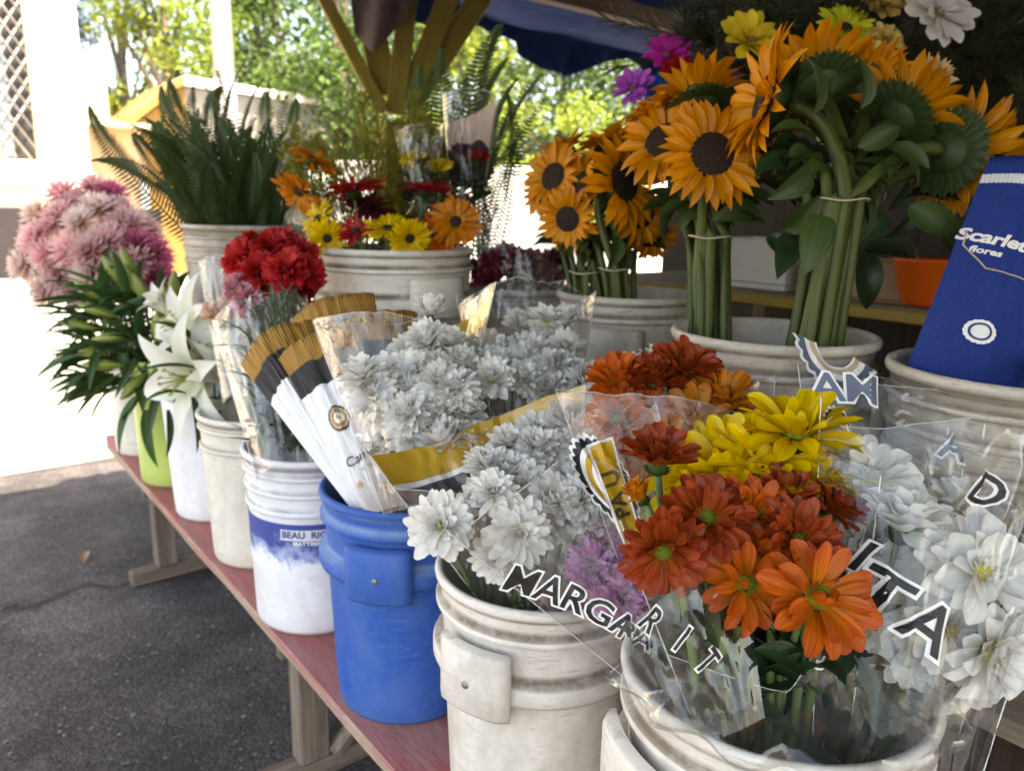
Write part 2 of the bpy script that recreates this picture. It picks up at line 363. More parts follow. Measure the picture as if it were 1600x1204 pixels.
bpart('wall', bl, wx1 - 1.9, wx1, YB, YB + 6, 4.6, 6.5, cream)
bpart('wall', bl, wx1, bx(72, 100).x, YB, YB + 6, zp, 6.5, cream)
pil = bpart('pilaster', bl, bx(72, 100).x, bx(124, 100).x, YB - .12, YB + 6, zp, 6.5, palew)
bpart('wall', bl, bx(124, 100).x, bx(166, 120).x, YB + .05, YB + 6, bx(150, 193).z + .052, bx(150, 88).z, cream)
bpart('wall', bl, bx(124, 100).x, bx(250, 300).x, YB + .75, YB + 6, zp, bx(150, 193).z - .01, peach)
bpart('added_shade_slab', bl, bx(124, 100).x + .003, bx(252, 300).x, YB + .0, YB + 6, bx(150, 193).z - .006, bx(150, 193).z + .05, cream)  # slab added only to keep the sun off the set-back peach wall
bpart('corner_strip', bl, bx(236, 300).x, bx(251, 300).x, YB + .70, YB + .748, zp, bx(240, 282).z, white_trim)
bpart('plinth', bl, -9, bx(250, 330).x, YB - .06, YB + 6, 0, zp - .004, plinth_m)
bpart('window_ledge', bl, -9, bx(72, 280).x - .01, YB - .16, YB - .004, zsb, zs, white_trim, .01)
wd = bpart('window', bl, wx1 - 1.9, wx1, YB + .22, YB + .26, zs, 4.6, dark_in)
bpart('pane', wd, wx1 - 1.85, wx1 - .28, YB + .19, YB + .215, zs + .05, 4.55, glass_m)
gr = MB(); gm = surf('grille_metal', (.42, .38, .36), rough=.5)
for k in range(26):
    for s in (-1, 1):
        z0 = zs - 2 + k * .27; x0, x1 = wx1 - 1.9, wx1
        za, zb = (z0, z0 + 1.9 * 1.55) if s > 0 else (z0 + 1.9 * 1.55, z0)
        pts = []
        for t in [i / 40 for i in range(41)]:
            z = za + (zb - za) * t
            if zs < z < 4.6: pts.append((x0 + (x1 - x0) * t - bl.location.x, .06 + s * .012, z))
        if len(pts) > 1: gr.add(tube([pts[0], pts[-1]], .012, 5))
gro = obj('grille', gr.mesh('grille', gm), wd); gro['kind'] = 'stuff'

# ---- house with an orange gable, further back
hs = thing('house', 'low house with an orange gable end and a long whitewashed side wall', 'house', tuple(Vector((aty(285, 300, 15).x, 15, 0))))
orange_w = surf('orange_plaster', (.30, .16, .045), (.25, .13, .04), rough=.9, scale=2, bump=.2)
greyw = surf('whitewashed_wall', (.30, .29, .26), (.25, .24, .215), rough=.9, scale=1.5, bump=.2, dirt=(.36, .33, .29), dscale=1.2, dthr=(.5, .75))
ap = aty(288, 132, 15); e0 = aty(215, 192, 15); e1 = aty(520, 168, 15)
rx = hs.location.x
b = MB(); xg0, xg1 = e0.x - rx, ap.x - rx; zg0, zg1 = e0.z, ap.z
def prism(pts, y0, y1):
    n = len(pts); v = [(x, y0, z) for x, z in pts] + [(x, y1, z) for x, z in pts]
    return v, [tuple(range(n)), tuple(range(n, 2 * n))[::-1]] + [(i, i + n, (i + 1) % n + n, (i + 1) % n) for i in range(n)], None
b.add(prism([(xg0, 0), (xg1, 0), (xg1, zg1), (xg0, zg0)], 0, 3)); obj('gable_wall', b.mesh('gable_wall', orange_w, False), hs)
b = MB(); x2 = e1.x - rx; b.add(prism([(xg1 + .003, 0), (x2, 0), (x2, e1.z), (xg1 + .003, zg1 - .05)], .05, 3)); obj('side_wall', b.mesh('side_wall', greyw, False), hs)
b = MB(); b.add(prism([(xg1 - .02, zg1 - .02), (x2, e1.z + .005), (x2, e1.z + .13), (xg1 - .02, zg1 + .14)], -.08, 3.1)); obj('coping', b.mesh('coping', white_trim, False), hs)
b = MB(); b.add(prism([(xg0 - .2, zg0 - .12), (xg1 - .03, zg1 - .005), (xg1 - .03, zg1 + .12), (xg0 - .2, zg0)], -.1, 3.1)); obj('roof_edge', b.mesh('roof_edge', orange_w, False), hs)

# ---- white wall across the street on the far right
ww = thing('boundary_wall', 'sunlit white boundary wall seen past the sunflowers', 'wall', (9, 12.5, 0), math.radians(-24))
b = MB(); b.add(box(-3.2, 8, 0, .2, 0, 2.05)); obj('wall_body', b.mesh('wall_body', white_trim, False), ww)
b = MB(); b.add(box(-3.25, 8.05, -.04, .24, 2.052, 2.14)); obj('coping', b.mesh('coping', white_trim, False), ww)

# ---- utility pole
pl = thing('utility_pole', 'pale concrete utility pole with a white painted foot before the house', 'pole', (aty(353, 160, 9.5).x, 9.5, 0))
pc = surf('pole_concrete', (.25, .21, .19), (.20, .165, .15), rough=.9, scale=6, bump=.3)
zband = aty(353, 123, 9.5).z
b = MB(); b.add(lathe([(.116, zband), (.095, 7.5), (.0, 7.5)], 20)); obj('shaft', b.mesh('shaft', pc), pl)
b = MB(); b.add(lathe([(.125, 0), (.1185, zband - .002), (.05, zband - .002)], 20)); obj('painted_foot', b.mesh('painted_foot', surf('lilac_white_paint', (.36, .31, .38), rough=.8)), pl)

# ---- trees
def leaf_m(name, c, t=.4): return petal_mat(name, tuple(x * .8 for x in c), c, tuple(min(1, x * 1.15) for x in c), streak=.3, trans=t, rough=.6, vary=.3)
bark = surf('bark', (.13, .10, .08), (.07, .055, .045), rough=.95, scale=6, bump=.8, stretch=(4, 4, 1))
LEAFS = {'lime': leaf_m('lime_leaf', (.20, .26, .035)), 'mid': leaf_m('green_leaf', (.085, .15, .03)), 'dark': leaf_m('dark_leaf', (.035, .07, .028), .25), 'grey': leaf_m('grey_needle', (.075, .08, .06), .15)}
def tree(label, x, y, h, cr, ch, kind, seed, nleaf=5200, ls=.16, clumps=46, group='trees beyond the street', sparse=1.0, needle=False):
    r = random.Random(seed); t = thing('broadleaf_tree' if not needle else 'pine_tree', label, 'tree', (x, y, 0), 0, group)
    b = MB(); z0 = h - ch
    lean = Vector((r.uniform(-.5, .5), r.uniform(-.3, .3), 0))
    b.add(tube([Vector((0, 0, -.05)), Vector((0, 0, 0)) + lean * .3 + Vector((0, 0, z0 * .5)), lean + Vector((0, 0, z0 + ch * .3)), lean * 1.3 + Vector((0, 0, z0 + ch * .7))], [.24, .19, .15, .05], 9))
    cs = []
    for k in range(clumps):
        while 1:
            p = Vector((r.uniform(-1, 1), r.uniform(-1, 1), r.uniform(-1, 1)))
            if .25 < p.length < 1: break
        w = .75 + .5 * noise.noise(p * 1.7 + Vector((seed, 0, 0)))
        c = Vector((p.x * cr * w, p.y * cr * w, z0 + ch * .5 + p.z * ch * .5)); cs.append((c, r.uniform(.5, 1.1) * cr * .36))
        if k % 3 == 0:
            s = lean * .8 + Vector((0, 0, z0 * .7 + (c.z - z0) * .45)); b.add(tube(bez(s, (s + c) / 2 + Vector((0, 0, .3)), c, 5), [.07, .06, .05, .035, .025, .012], 5))
    obj('trunk', b.mesh('trunk', bark), t)
    b = MB(); lf = petal(ls, ls * (.62 if not needle else .12), 'ovate' if not needle else 'lance', 0, -.3, .2, 2, 2)
    for k in range(nleaf):
        c, cr_ = r.choice(cs); d = Vector((r.gauss(0, 1), r.gauss(0, 1), r.gauss(0, .8))); d.normalize(); d *= cr_ * r.random() ** .4
        M = Tr(c + d) @ Rz(r.uniform(0, 2 * PI)) @ Ry(r.uniform(-.6, 1.2)) @ Matrix.Rotation(r.uniform(-.8, .8), 4, 'X') @ Matrix.Scale(r.uniform(.7, 1.35), 4)
        b.add(lf, M)
    obj('crown', b.mesh('crown', LEAFS[kind]), t)
def tp(px, d): p = at(px, 330, d); return p.x, p.y
for i, (px, d, h, cr, ch, kind, lab, nl, ls) in enumerate([
    (285, 16.5, 6.6, 1.7, 4.4, 'lime', 'yellow-green sunlit tree standing left of the utility pole', 6000, .13),
    (420, 19, 8.0, 2.8, 6.0, 'mid', 'leafy green tree above the whitewashed house wall', 8000, .15),
    (560, 16, 8.2, 2.6, 7.2, 'mid', 'dense green tree behind the yellow wooden brackets', 8000, .14),
    (470, 25, 10.5, 3.6, 8.5, 'mid', 'taller tree rising behind the tree above the house wall', 7000, .2),
    (715, 16, 6.0, 2.0, 5.0, 'lime', 'pale sunlit tree between the brackets and the blue awning', 6500, .13),
    (880, 21, 8.0, 3.0, 7.2, 'mid', 'blue-green tree seen under the blue awning', 8000, .16),
    (930, 15, 3.4, 1.3, 3.0, 'lime', 'small bright tree beside the sunflowers, below the awning', 4000, .11),
    (660, 26, 9.5, 3.6, 8.6, 'dark', 'dark tree far behind the brackets', 7000, .2),
    (1010, 26, 9.0, 3.6, 8.4, 'dark', 'dark tree far behind the sunflower bunches', 6000, .2),
    (780, 29, 10, 3.8, 9.4, 'mid', 'broad tree far behind the wrapped roses', 7000, .2)]):
    x, y = tp(px, d); tree(lab, x, y, h, cr, ch, kind, 11 + i, nl, ls)
x, y = tp(215, 30); tree('tall thin grey-green pine against the sky beside the building', x, y, 13.5, 2.7, 10.5, 'grey', 40, 5200, .42, 34, needle=True)
x, y = tp(120, 34); tree('grey pine top showing above the building', x, y, 15, 2.6, 11, 'grey', 41, 4200, .42, 30, needle=True)
# far wood that closes the street behind the trees: too far to tell trees apart
b = MB(); r = random.Random(3); lf = petal(.42, .3, 'ovate', 0, -.3, .2, 2, 2)
for k in range(9000):
    px = r.uniform(330, 1180); p = at(px, 330, r.uniform(34, 40)); top = 5.0 + 2.2 * noise.noise(Vector((px * .012, 0, 4)))
    b.add(lf, Tr((p.x, p.y, top * r.random() ** .7)) @ Rz(r.uniform(0, 6.3)) @ Ry(r.uniform(-.6, 1.2)) @ Matrix.Scale(r.uniform(.7, 1.4), 4))
wo = obj('far_wood', b.mesh('far_wood', LEAFS['dark'])); tag(wo, 'dark belt of distant trees closing the street', 'wood', kind='stuff')

# ================================================================== STALL
olive = wood('olive_paint_wood', (.30, .235, .05), (.20, .155, .035), 'z')
plankw = wood('weathered_wood', (.25, .20, .16), (.12, .095, .078), 'z', paint=(.085, .066, .055))
plankwy = wood('weathered_wood_long', (.27, .215, .165), (.16, .125, .10), 'y')
plankwx = wood('weathered_wood_cross', (.19, .15, .12), (.09, .07, .056), 'x', paint=(.06, .048, .04))
redtop = surf('worn_red_bench_paint', (.34, .105, .10), (.25, .075, .075), rough=.6, scale=5, bump=.2, bscale=40, stretch=(4, 1, 4), dirt=(.36, .27, .23), dscale=2.2, dthr=(.50, .85))
edgew = surf('bare_plank_edge', (.42, .31, .24), (.28, .20, .15), rough=.8, scale=6, bump=.4, stretch=(4, 1, 14), dirt=(.30, .13, .12), dscale=3, dthr=(.5, .6))
ZB = .38
bench = thing('plank_bench', 'low plank bench with worn red top and wooden legs carrying the front buckets', 'bench', (.54, 1.6, 0))
# irregular front edge plank
def plank_y(x0, x1, y0, y1, z0, z1, seed, n=40, w=.004):
    v, f = [], []
    for j in range(n + 1):
        y = y0 + (y1 - y0) * j / n; d = w * noise.noise(Vector((y * 3, seed, 0))); e = w * .6 * noise.noise(Vector((y * 9, seed, 5)))
        c = .018 if j in (0, n) else 0
        v += [(x0 + d + c, y, z0), (x1 + d, y, z0), (x1 + d, y, z1), (x0 + d + .004 + c, y, z1), (x0 + d + c, y, z1 - .004 + e)]
    for j in range(n):
        a = j * 5
        for i in range(5): f.append((a + i, a + (i + 1) % 5, a + 5 + (i + 1) % 5, a + 5 + i))
    f += [(0, 4, 3, 2, 1), (n * 5, n * 5 + 1, n * 5 + 2, n * 5 + 3, n * 5 + 4)]
    return v, f, None
def two(name, parent, geo, mats, pick):
    bb = MB(); bb.add(geo); me = bb.mesh(name, mats, False)
    for p in me.polygons: p.material_index = pick(p.normal)
    return obj(name, me, parent)
two('plank', bench, plank_y(0, .335, -2.6, 1.72, ZB - .022, ZB, 1), [redtop, edgew], lambda n: 0 if abs(n.z) > .7 else 1)
def leg(yc, lean=0):
    y = yc - bench.location.y
    lg = MB(); lg.add(box(.035, .105, y - .028, y + .028, .05, ZB - .024, .004)); obj('leg', lg.mesh('leg', plankw, False), bench)
    lg = MB(); lg.add(box(.30, .355, y - .028, y + .028, .05, ZB - .024, .004)); obj('leg', lg.mesh('leg', plankw, False), bench)
    lg = MB(); lg.add(box(-.05, .46, y - .03, y + .03, .0, .048, .006)); obj('runner', lg.mesh('runner', plankwx, False), bench)
    lg = MB(); lg.add(box(.02, .38, y + .0285, y + .06, ZB - .085, ZB - .024, .004)); obj('cross_rail', lg.mesh('cross_rail', plankwx, False), bench)
leg(2.72); leg(1.49); leg(.1)
lg = MB(); lg.add(tube([(.115, -.13, .05), (.30, -.13, .20)], .02, 6)); obj('brace', lg.mesh('brace', plankw, False), bench)

shelf = thing('tiered_shelf', 'tall plank shelf behind the bench holding the rear buckets', 'shelf', (1.2, 1.2, 0))
ZS = .72
for i, x in enumerate((-.245, -.07, .105, .28, .455)):
    two('plank', shelf, plank_y(x, x + .172, -1.15, 2.2, ZS - .025, ZS, 5 + i), [plankwy, plankwy], lambda n: 0)
for y in (-1.05, .45, 2.05):
    for x in (-.20, .56):
        lg = MB(); lg.add(box(x - .03, x + .03, y - .03, y + .03, 0, ZS - .026, .004)); obj('leg', lg.mesh('leg', plankw, False), shelf)
    lg = MB(); lg.add(box(-.24, .61, y + .031, y + .06, ZS - .1, ZS - .026, .003)); obj('cross_rail', lg.mesh('cross_rail', plankwx, False), shelf)

# ---- roof over the stall: beams, corrugated sheets, awning
roof = thing('stall_roof', 'corrugated metal roof on timber beams over the flower stall', 'roof', (1, 0, 0))
sheet_m = surf('corrugated_sheet', (.075, .06, .052), (.045, .036, .03), rough=.7, scale=3, bump=.2, dirt=(.20, .13, .09), dscale=2, dthr=(.5, .75), metal=.15)
ZR = 2.16
def corr(x0, x1, y0, y1, z, per=.09, amp=.012):
    n = int((x1 - x0) / per * 6)
    return grid(lambda u, v: (x0 + (x1 - x0) * u, y0 + (y1 - y0) * v, z + amp * math.sin(2 * PI * (x1 - x0) * u / per) + .06 * (1 - u)), n, 3)
xs = [-1.42, -.55, .32, 1.18, 2.04, 2.9]
for i in range(len(xs) - 1):
    b = MB(); b.add(corr(xs[i], xs[i + 1] + .03, -2.4, 2.42, ZR + .004 * (i % 2))); o = obj('roof_sheet', b.mesh('roof_sheet', sheet_m), roof)
    md = o.modifiers.new('thickness', 'SOLIDIFY'); md.thickness = .0012
beamw = wood('dark_beam_wood', (.17, .12, .085), (.10, .07, .05), 'x')
for y in (2.36, .8, -.8, -2.3):
    b = MB(); b.add(box(-1.42, 2.9, y - .03, y + .03, ZR - .115, ZR - .018, .004)); obj('beam', b.mesh('beam', beamw, False), roof)
beamy = wood('dark_beam_wood_long', (.17, .12, .085), (.10, .07, .05), 'y')
for x in (-1.36, 2.55):
    b = MB(); b.add(box(x - .035, x + .035, -2.35, 2.3, ZR - .21, ZR - .118, .004)); obj('beam', b.mesh('beam', beamy, False), roof)
for x, y in ((2.55, -2.2), (2.55, -.4), (-1.36, -2.2)):
    b = MB(); b.add(box(x - .035, x + .035, y - .035, y + .035, 0, ZR - .213, .004)); obj('post', b.mesh('post', plankw, False), roof)
# awning: blue tarpaulin sagging from the roof end, its edge hanging in swags
tarp_m = surf('blue_tarpaulin', (.022, .05, .16), (.016, .035, .115), rough=.9, scale=6, bump=.5, bscale=14, bdist=.02, spec=.05)
def awn(u, v):
    x = -.40 + 5.3 * u; y = 2.2 + .9 * min(1, v / .6)
    hi = 2.30 - .16 * max(0, min(1, (x - 1.2) / 1.2))
    z = hi - .10 * math.sin(PI * min(1, v / .6)) * .6
    if v > .6:
        t = (v - .6) / .4; sw = .5 + .5 * math.cos(2 * PI * (x - 2.72) / .92)
        z -= t * (.05 + .13 * sw * min(1, max(.0, (x - 1.3) / .8))); y += .03 * math.sin(x * 23) * t + .02 * math.sin(x * 41 + 1) * t
    return (x, y, z + .012 * noise.noise(Vector((x * 4, y * 5, v * 6))))
aw = MB(); aw.add(grid(awn, 150, 22)); ao = obj('awning', aw.mesh('awning', tarp_m)); tag(ao, 'dark blue tarpaulin awning hanging in swags from the roof edge', 'awning')
md = ao.modifiers.new('thickness', 'SOLIDIFY'); md.thickness = .002

# ---- splayed olive brackets on a post
bk = thing('bracket_post', 'olive painted timber post with boards fanning out to hold the roof', 'post', tuple(Vector((at(610, 170, 2.95).x, at(610, 170, 2.95).y, 0))))
o0 = bk.location
def board(name, p, q, w, t, mat, mwall=None):
    p, q = Vector(p) - o0, Vector(q) - o0; ax = (q - p).normalized(); side = ax.cross(Vector(nrm(1, .25, 0))).normalized(); nn = ax.cross(side)
    Mx = Matrix((side, nn, ax)).transposed().to_4x4(); Mx.translation = p
    b = MB(); b.add(box(-w / 2, w / 2, -t / 2, t / 2, 0, (q - p).length, .004)); o = obj(name, b.mesh(name, mat, False), bk); o.matrix_local = Mx
    b = None; o.data.transform(Matrix.Identity(4)); return o
pp = at(612, 190, 2.95)
b = MB(); b.add(box(-.045, .045, -.045, .045, 0, pp.z, .005)); obj('post_shaft', b.mesh('post_shaft', olive, False), bk)
board('board', at(598, 175, 2.93), at(492, -30, 2.9), .05, .03, olive)
board('board', at(618, 178, 2.96), at(640, -30, 2.98), .075, .03, olive)
board('board', at(632, 172, 2.99), at(715, -40, 3.02), .085, .03, olive)
board('board', at(640, 165, 3.03), at(768, -30, 3.08), .09, .03, olive)
board('gusset', at(603, 150, 2.97), at(585, 60, 2.97), .10, .02, olive)
cl = MB(); cm = surf('brown_cloth', (.16, .115, .105), (.12, .085, .08), rough=.9, scale=30, bump=.4)
def clo(u, v):
    p = at(545 + 110 * u - 30 * v * (u - .3), -20 + (62 + 40 * (1 - abs(u - .35) * 2)) * v, 2.86 + .03 * math.sin(u * 9 + v) + .05 * u)
    return p
cl.add(grid(clo, 18, 12)); co = obj('cloth', cl.mesh('cloth', cm)); tag(co, 'brown cloth hanging between the splayed bracket boards', 'cloth'); md = co.modifiers.new('thickness', 'SOLIDIFY'); md.thickness = .003

# ---- back of the stall: board wall, table, clutter
XW = 2.42
bw = thing('stall_back_wall', 'dark board wall closing the back of the stall', 'wall', (XW, 0, 0))
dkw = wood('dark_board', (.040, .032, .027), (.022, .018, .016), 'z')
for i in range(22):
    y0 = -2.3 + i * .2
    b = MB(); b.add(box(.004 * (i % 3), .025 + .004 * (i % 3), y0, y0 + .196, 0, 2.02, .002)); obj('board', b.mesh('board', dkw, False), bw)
b = MB(); b.add(box(-.27, -.002, -1.4, .62, 1.55, 1.58, .002)); obj('wall_shelf', b.mesh('wall_shelf', wood('shelf_board', (.24, .17, .12), (.15, .10, .07), 'y'), False), bw)
bt = thing('back_table', 'wooden table with a yellow edge at the back of the stall', 'table', (2.0, .8, 0))
b = MB(); b.add(box(-.3, .3, -1.9, .95, 1.07, 1.10, .003)); obj('table_top', b.mesh('table_top', plankwy, False), bt)
b = MB(); b.add(box(-.325, -.302, -1.9, .95, 1.072, 1.098, .003)); obj('edge_strip', b.mesh('edge_strip', surf('yellow_edge', (.30, .19, .03), rough=.6), False), bt)
for x in (-.26, .26):
    for y in (-1.8, .7):
        b = MB(); b.add(box(x - .025, x + .025, y - .025, y + .025, 0, 1.068, .003)); obj('leg', b.mesh('leg', plankw, False), bt)
def crate(label, cat, x, y, z, sx, sy, sz, mat, name='crate', wallt=.015):
    t = thing(name, label, cat, (x, y, z))
    for nm, q in (('bottom', (-sx, sx, -sy, sy, 0, wallt)), ('side', (-sx, -sx + wallt, -sy, sy, wallt + .001, sz)), ('side', (sx - wallt, sx, -sy, sy, wallt + .001, sz)),
                  ('side', (-sx + wallt + .001, sx - wallt - .001, -sy, -sy + wallt, wallt + .001, sz)), ('side', (-sx + wallt + .001, sx - wallt - .001, sy - wallt, sy, wallt + .001, sz))):
        b = MB(); b.add(box(*q, .003)); obj(nm, b.mesh(nm, mat, False), t)
    return t
q = atx(1190, 430, 1.86)
crate('white foam box on the back table between the sunflower bunches', 'box', 1.88, q.y, 1.101, .11, .13, .13, surf('white_foam', (.62, .60, .57), rough=.8), 'foam_box')
q = atx(1390, 440, 1.85)
crate('open brown cardboard box on the back table beside the sunflower stems', 'box', 1.88, q.y, 1.101, .12, .15, .09, surf('cardboard', (.34, .21, .13), rough=.85), 'cardboard_box', .006)
q = atx(1585, 240, 1.72)
t = thing('green_panel', 'lime green painted board standing behind the blue paper sleeve', 'board', (1.75, q.y - .1, 1.101))
b = MB(); b.add(box(0, .02, -.28, .14, 0, .30, .003)); obj('board_face', b.mesh('board_face', surf('lime_paint', (.17, .20, .02), (.13, .16, .02), rough=.6), False), t)
b = MB(); b.add(box(.021, .12, -.05, 0, 0, .3, .003)); obj('strut', b.mesh('strut', plankw, False), t)
pr_ = thing('frame_post', 'dark brown post beside the bucket of blue paper sleeves', 'post', (atx(1596, 640, 1.12).x + .02, atx(1596, 640, 1.12).y - .075, 0))
b = MB(); b.add(box(-.03, .03, -.04, .04, 0, 1.1, .004)); b2 = obj('post_shaft', b.mesh('post_shaft', wood('dark_post', (.09, .06, .045), (.05, .035, .03), 'z'), False), pr_)
b = MB(); b.add(box(-.05, .05, -.06, .06, 1.101, 1.125, .004)); obj('cap', b.mesh('cap', dkw, False), pr_)
# dry leaf and bits on the asphalt
dl = atz(130, 880, .004); dm = petal_mat('dry_leaf_brown', (.22, .12, .07), (.3, .18, .11), (.34, .2, .13), trans=.1)
b = MB(); b.add(petal(.075, .035, 'ovate', .5, -.1, .9, 6, 4)); o = obj('fallen_leaf', b.mesh('fallen_leaf', dm), None, Tr((dl.x, dl.y, .004)) @ Rz(1.2)); tag(o, 'curled dry brown leaf lying on the asphalt near the bench leg', 'leaf')
b = MB(); r = random.Random(5)
for k in range(420):
    p = atz(r.uniform(-60, 640), r.uniform(800, 1300), 0); s = r.uniform(.002, .006)
    b.add(box(-s, s, -s * .7, s * .7, 0, s * .9, s * .3), Tr((p.x, p.y, 0)) @ Rz(r.uniform(0, 3)))
o = obj('grit', b.mesh('grit', surf('grit_stone', (.20, .19, .18), (.10, .095, .09), rough=.9, scale=60))); tag(o, 'loose grit scattered over the asphalt', 'grit', kind='stuff')
# ================================================================== BUCKETS
white_pl = plastic('white_bucket_plastic', (.70, .66, .60), grime=(.15, .115, .08))
clean_pl = plastic('clean_white_plastic', (.72, .73, .76), grime=(.30, .29, .29), amount=.45)
offw_pl = plastic('offwhite_bucket_plastic', (.66, .64, .57), grime=(.26, .22, .17), amount=.5)
blue_pl = plastic('blue_bucket_plastic', (.006, .072, .34), grime=(.14, .24, .42), amount=.34, rough=.6)
green_pl = plastic('green_pot_plastic', (.40, .52, .13), amount=.15)
old_pl = plastic('weathered_bucket_plastic', (.50, .45, .38), grime=(.16, .12, .085), amount=.75)
bolt_m = surf('bolt_metal', (.30, .29, .28), rough=.5, metal=.6)
def bucket_prof(rt, rb, h, style):
    R = lambda z: rb + (rt - rb) * z / h
    p = [(0, .004), (rb - .016, .0), (rb - .004, .002, .5), (rb, .012, .25), (R(.05), .05)]
    def ring(z, w, t, up=.9, dn=.35):
        return [(R(z - t * .5) + 0, z - t * .5 - .004, dn * .4), (R(z) + .001, z - t * .5, dn), (R(z) + w * .85, z - t * .5 + .002), (R(z) + w, z - t * .25), (R(z) + w, z + t * .25), (R(z) + w * .8, z + t * .5 - .001, up * .75), (R(z) + .001, z + t * .5 + .001, 1), (R(z), z + t * .5 + .005, up), (R(z), z + t * .5 + .014, 0)]
    if style == 'lug':
        p += [(R(h * .3), h * .3), (R(h - .165), h - .165)] + ring(h - .125, .016, .032, 1) + ring(h - .048, .008, .012, 1)
    elif style == 'rib':
        p += [(R(h * .3), h * .3), (R(h - .15), h - .15)] + ring(h - .118, .005, .012, .6, .2) + ring(h - .078, .005, .010, .7, .2) + ring(h - .04, .006, .010, .8, .3)
    elif style == 'small':
        p += [(R(h * .5), h * .5), (R(h - .11), h - .11)] + ring(h - .085, .006, .01, .6, .2) + ring(h - .035, .006, .01, .5, .2)
    else:
        p += [(R(h * .5), h * .5), (R(h - .06), h - .06)]
    r = R(h); p += [(r, h - .022, .0), (r, h - .016, 1.), (r + .006, h - .013, .5), (r + .0075, h - .007), (r + .006, h - .001, .1), (r + .002, h + .001), (r - .003, h, .25), (r - .0045, h - .008, .5), (R(h * .6) - .005, h * .6, .2), (rb - .006, .012, .4), (0, .010, .4)]
    return p
def lug_geo(R, ang, half, z0, z1, th):
    n = 8; v, f = [], []
    prof = [(.0, z0), (th * .8, z0 + .001), (th, z0 + .006), (th, z1 - .006), (th * .8, z1 - .001), (.0, z1)]
    for i in range(n + 1):
        a = ang - half + 2 * half * i / n; e = 1 if 0 < i < n else .55
        for (d, z) in prof: v.append(((R + d * e - .004) * math.cos(a), (R + d * e - .004) * math.sin(a), z))
    k = len(prof)
    for i in range(n):
        for j in range(k - 1): f.append((i * k + j, (i + 1) * k + j, (i + 1) * k + j + 1, i * k + j + 1))
    f += [tuple(range(k)), tuple(range(n * k, n * k + k))[::-1]]
    return v, f, [(0, .12)] * len(v)
def bucket(label, x, y, z, rt, rb, h, style, mat, lug=None, name='bucket', wire=False):
    t = thing(name, label, 'bucket', (x, y, z), 0)
    b = MB(); b.add(lathe(bucket_prof(rt, rb, h, style), 72)); obj('shell', b.mesh('shell', mat), t)
    if lug is not None:
        for k in (0, PI):
            R = rt + .014; zc = h - .112
            b = MB(); b.add(lug_geo(R, lug + k, .36, zc - .046, zc + .050, .017)); me = b.mesh('handle_lug', mat); lo = obj('handle_lug', me, t)
            a = lug + k; c = Vector((math.cos(a), math.sin(a), 0)); b = MB()
            b.add(tube([c * (R + .009) + Vector((0, 0, zc)), c * (R + .0145) + Vector((0, 0, zc))], .0055, 10)); obj('bolt', b.mesh('bolt', bolt_m), lo)
    return t
BK = {}
FRONT = math.radians(218)       # direction in which the front of a bucket on this bench shows, towards the street and the camera
BK['near'] = bucket('nearest white bucket with a lug, holding orange and yellow daisies in cellophane', .694, .406, ZB, .158, .138, .435, 'lug', white_pl, math.radians(160), wire=True)
BK['second'] = bucket('white bucket with a square lug between the blue bucket and the nearest bucket', .694, .797, ZB, .150, .131, .404, 'lug', white_pl, math.radians(196))
BK['blue'] = bucket('bright blue bucket with a square lug on the bench', .686, 1.173, ZB, .152, .134, .418, 'lug', blue_pl, math.radians(222))
BK['label'] = bucket('white ribbed bucket with a worn blue printed label beside the blue bucket', .677, 1.561, ZB, .150, .141, .40, 'rib', clean_pl)
BK['off'] = bucket('plain off-white bucket left of the bucket with the worn blue label', .69, 1.93, ZB, .15, .134, .397, 'small', offw_pl)
BK['cone'] = bucket('smooth bright white bucket next to the green pot', .688, 2.30, ZB, .148, .130, .382, 'plain', clean_pl)
BK['green'] = bucket('light green plastic pot near the far end of the bench', .672, 2.66, ZB, .135, .128, .42, 'plain', green_pl)
BK['far'] = bucket('off-white bucket at the far end of the bench holding pink flowers', .675, 3.05, ZB, .138, .128, .38, 'plain', offw_pl)
BK['fern'] = bucket('grey-white tub on the shelf holding dark green ferns', .95, 2.69, ZS, .205, .185, .505, 'rib', old_pl)
BK['gerbera'] = bucket('large white tub with lugs holding red and yellow gerberas', .985, 1.73, ZS, .192, .178, .475, 'lug', white_pl, math.radians(270))
BK['rose'] = bucket('tub of wrapped dark red roses between gerberas and sunflowers', 1.36, 1.70, ZS, .15, .135, .365, 'small', old_pl)
BK['sun_far'] = bucket('grey-white bucket holding the smaller sunflower bunches', 1.262, 1.186, ZS, .150, .133, .40, 'lug', old_pl, math.radians(216))
BK['sun_near'] = bucket('weathered white bucket in front holding the big sunflower bunch', 1.064, .685, ZS, .150, .133, .395, 'lug', old_pl, math.radians(300))
BK['sleeve'] = bucket('white bucket holding the blue printed paper sleeves', 1.125, .36, ZS, .150, .133, .385, 'rib', old_pl)

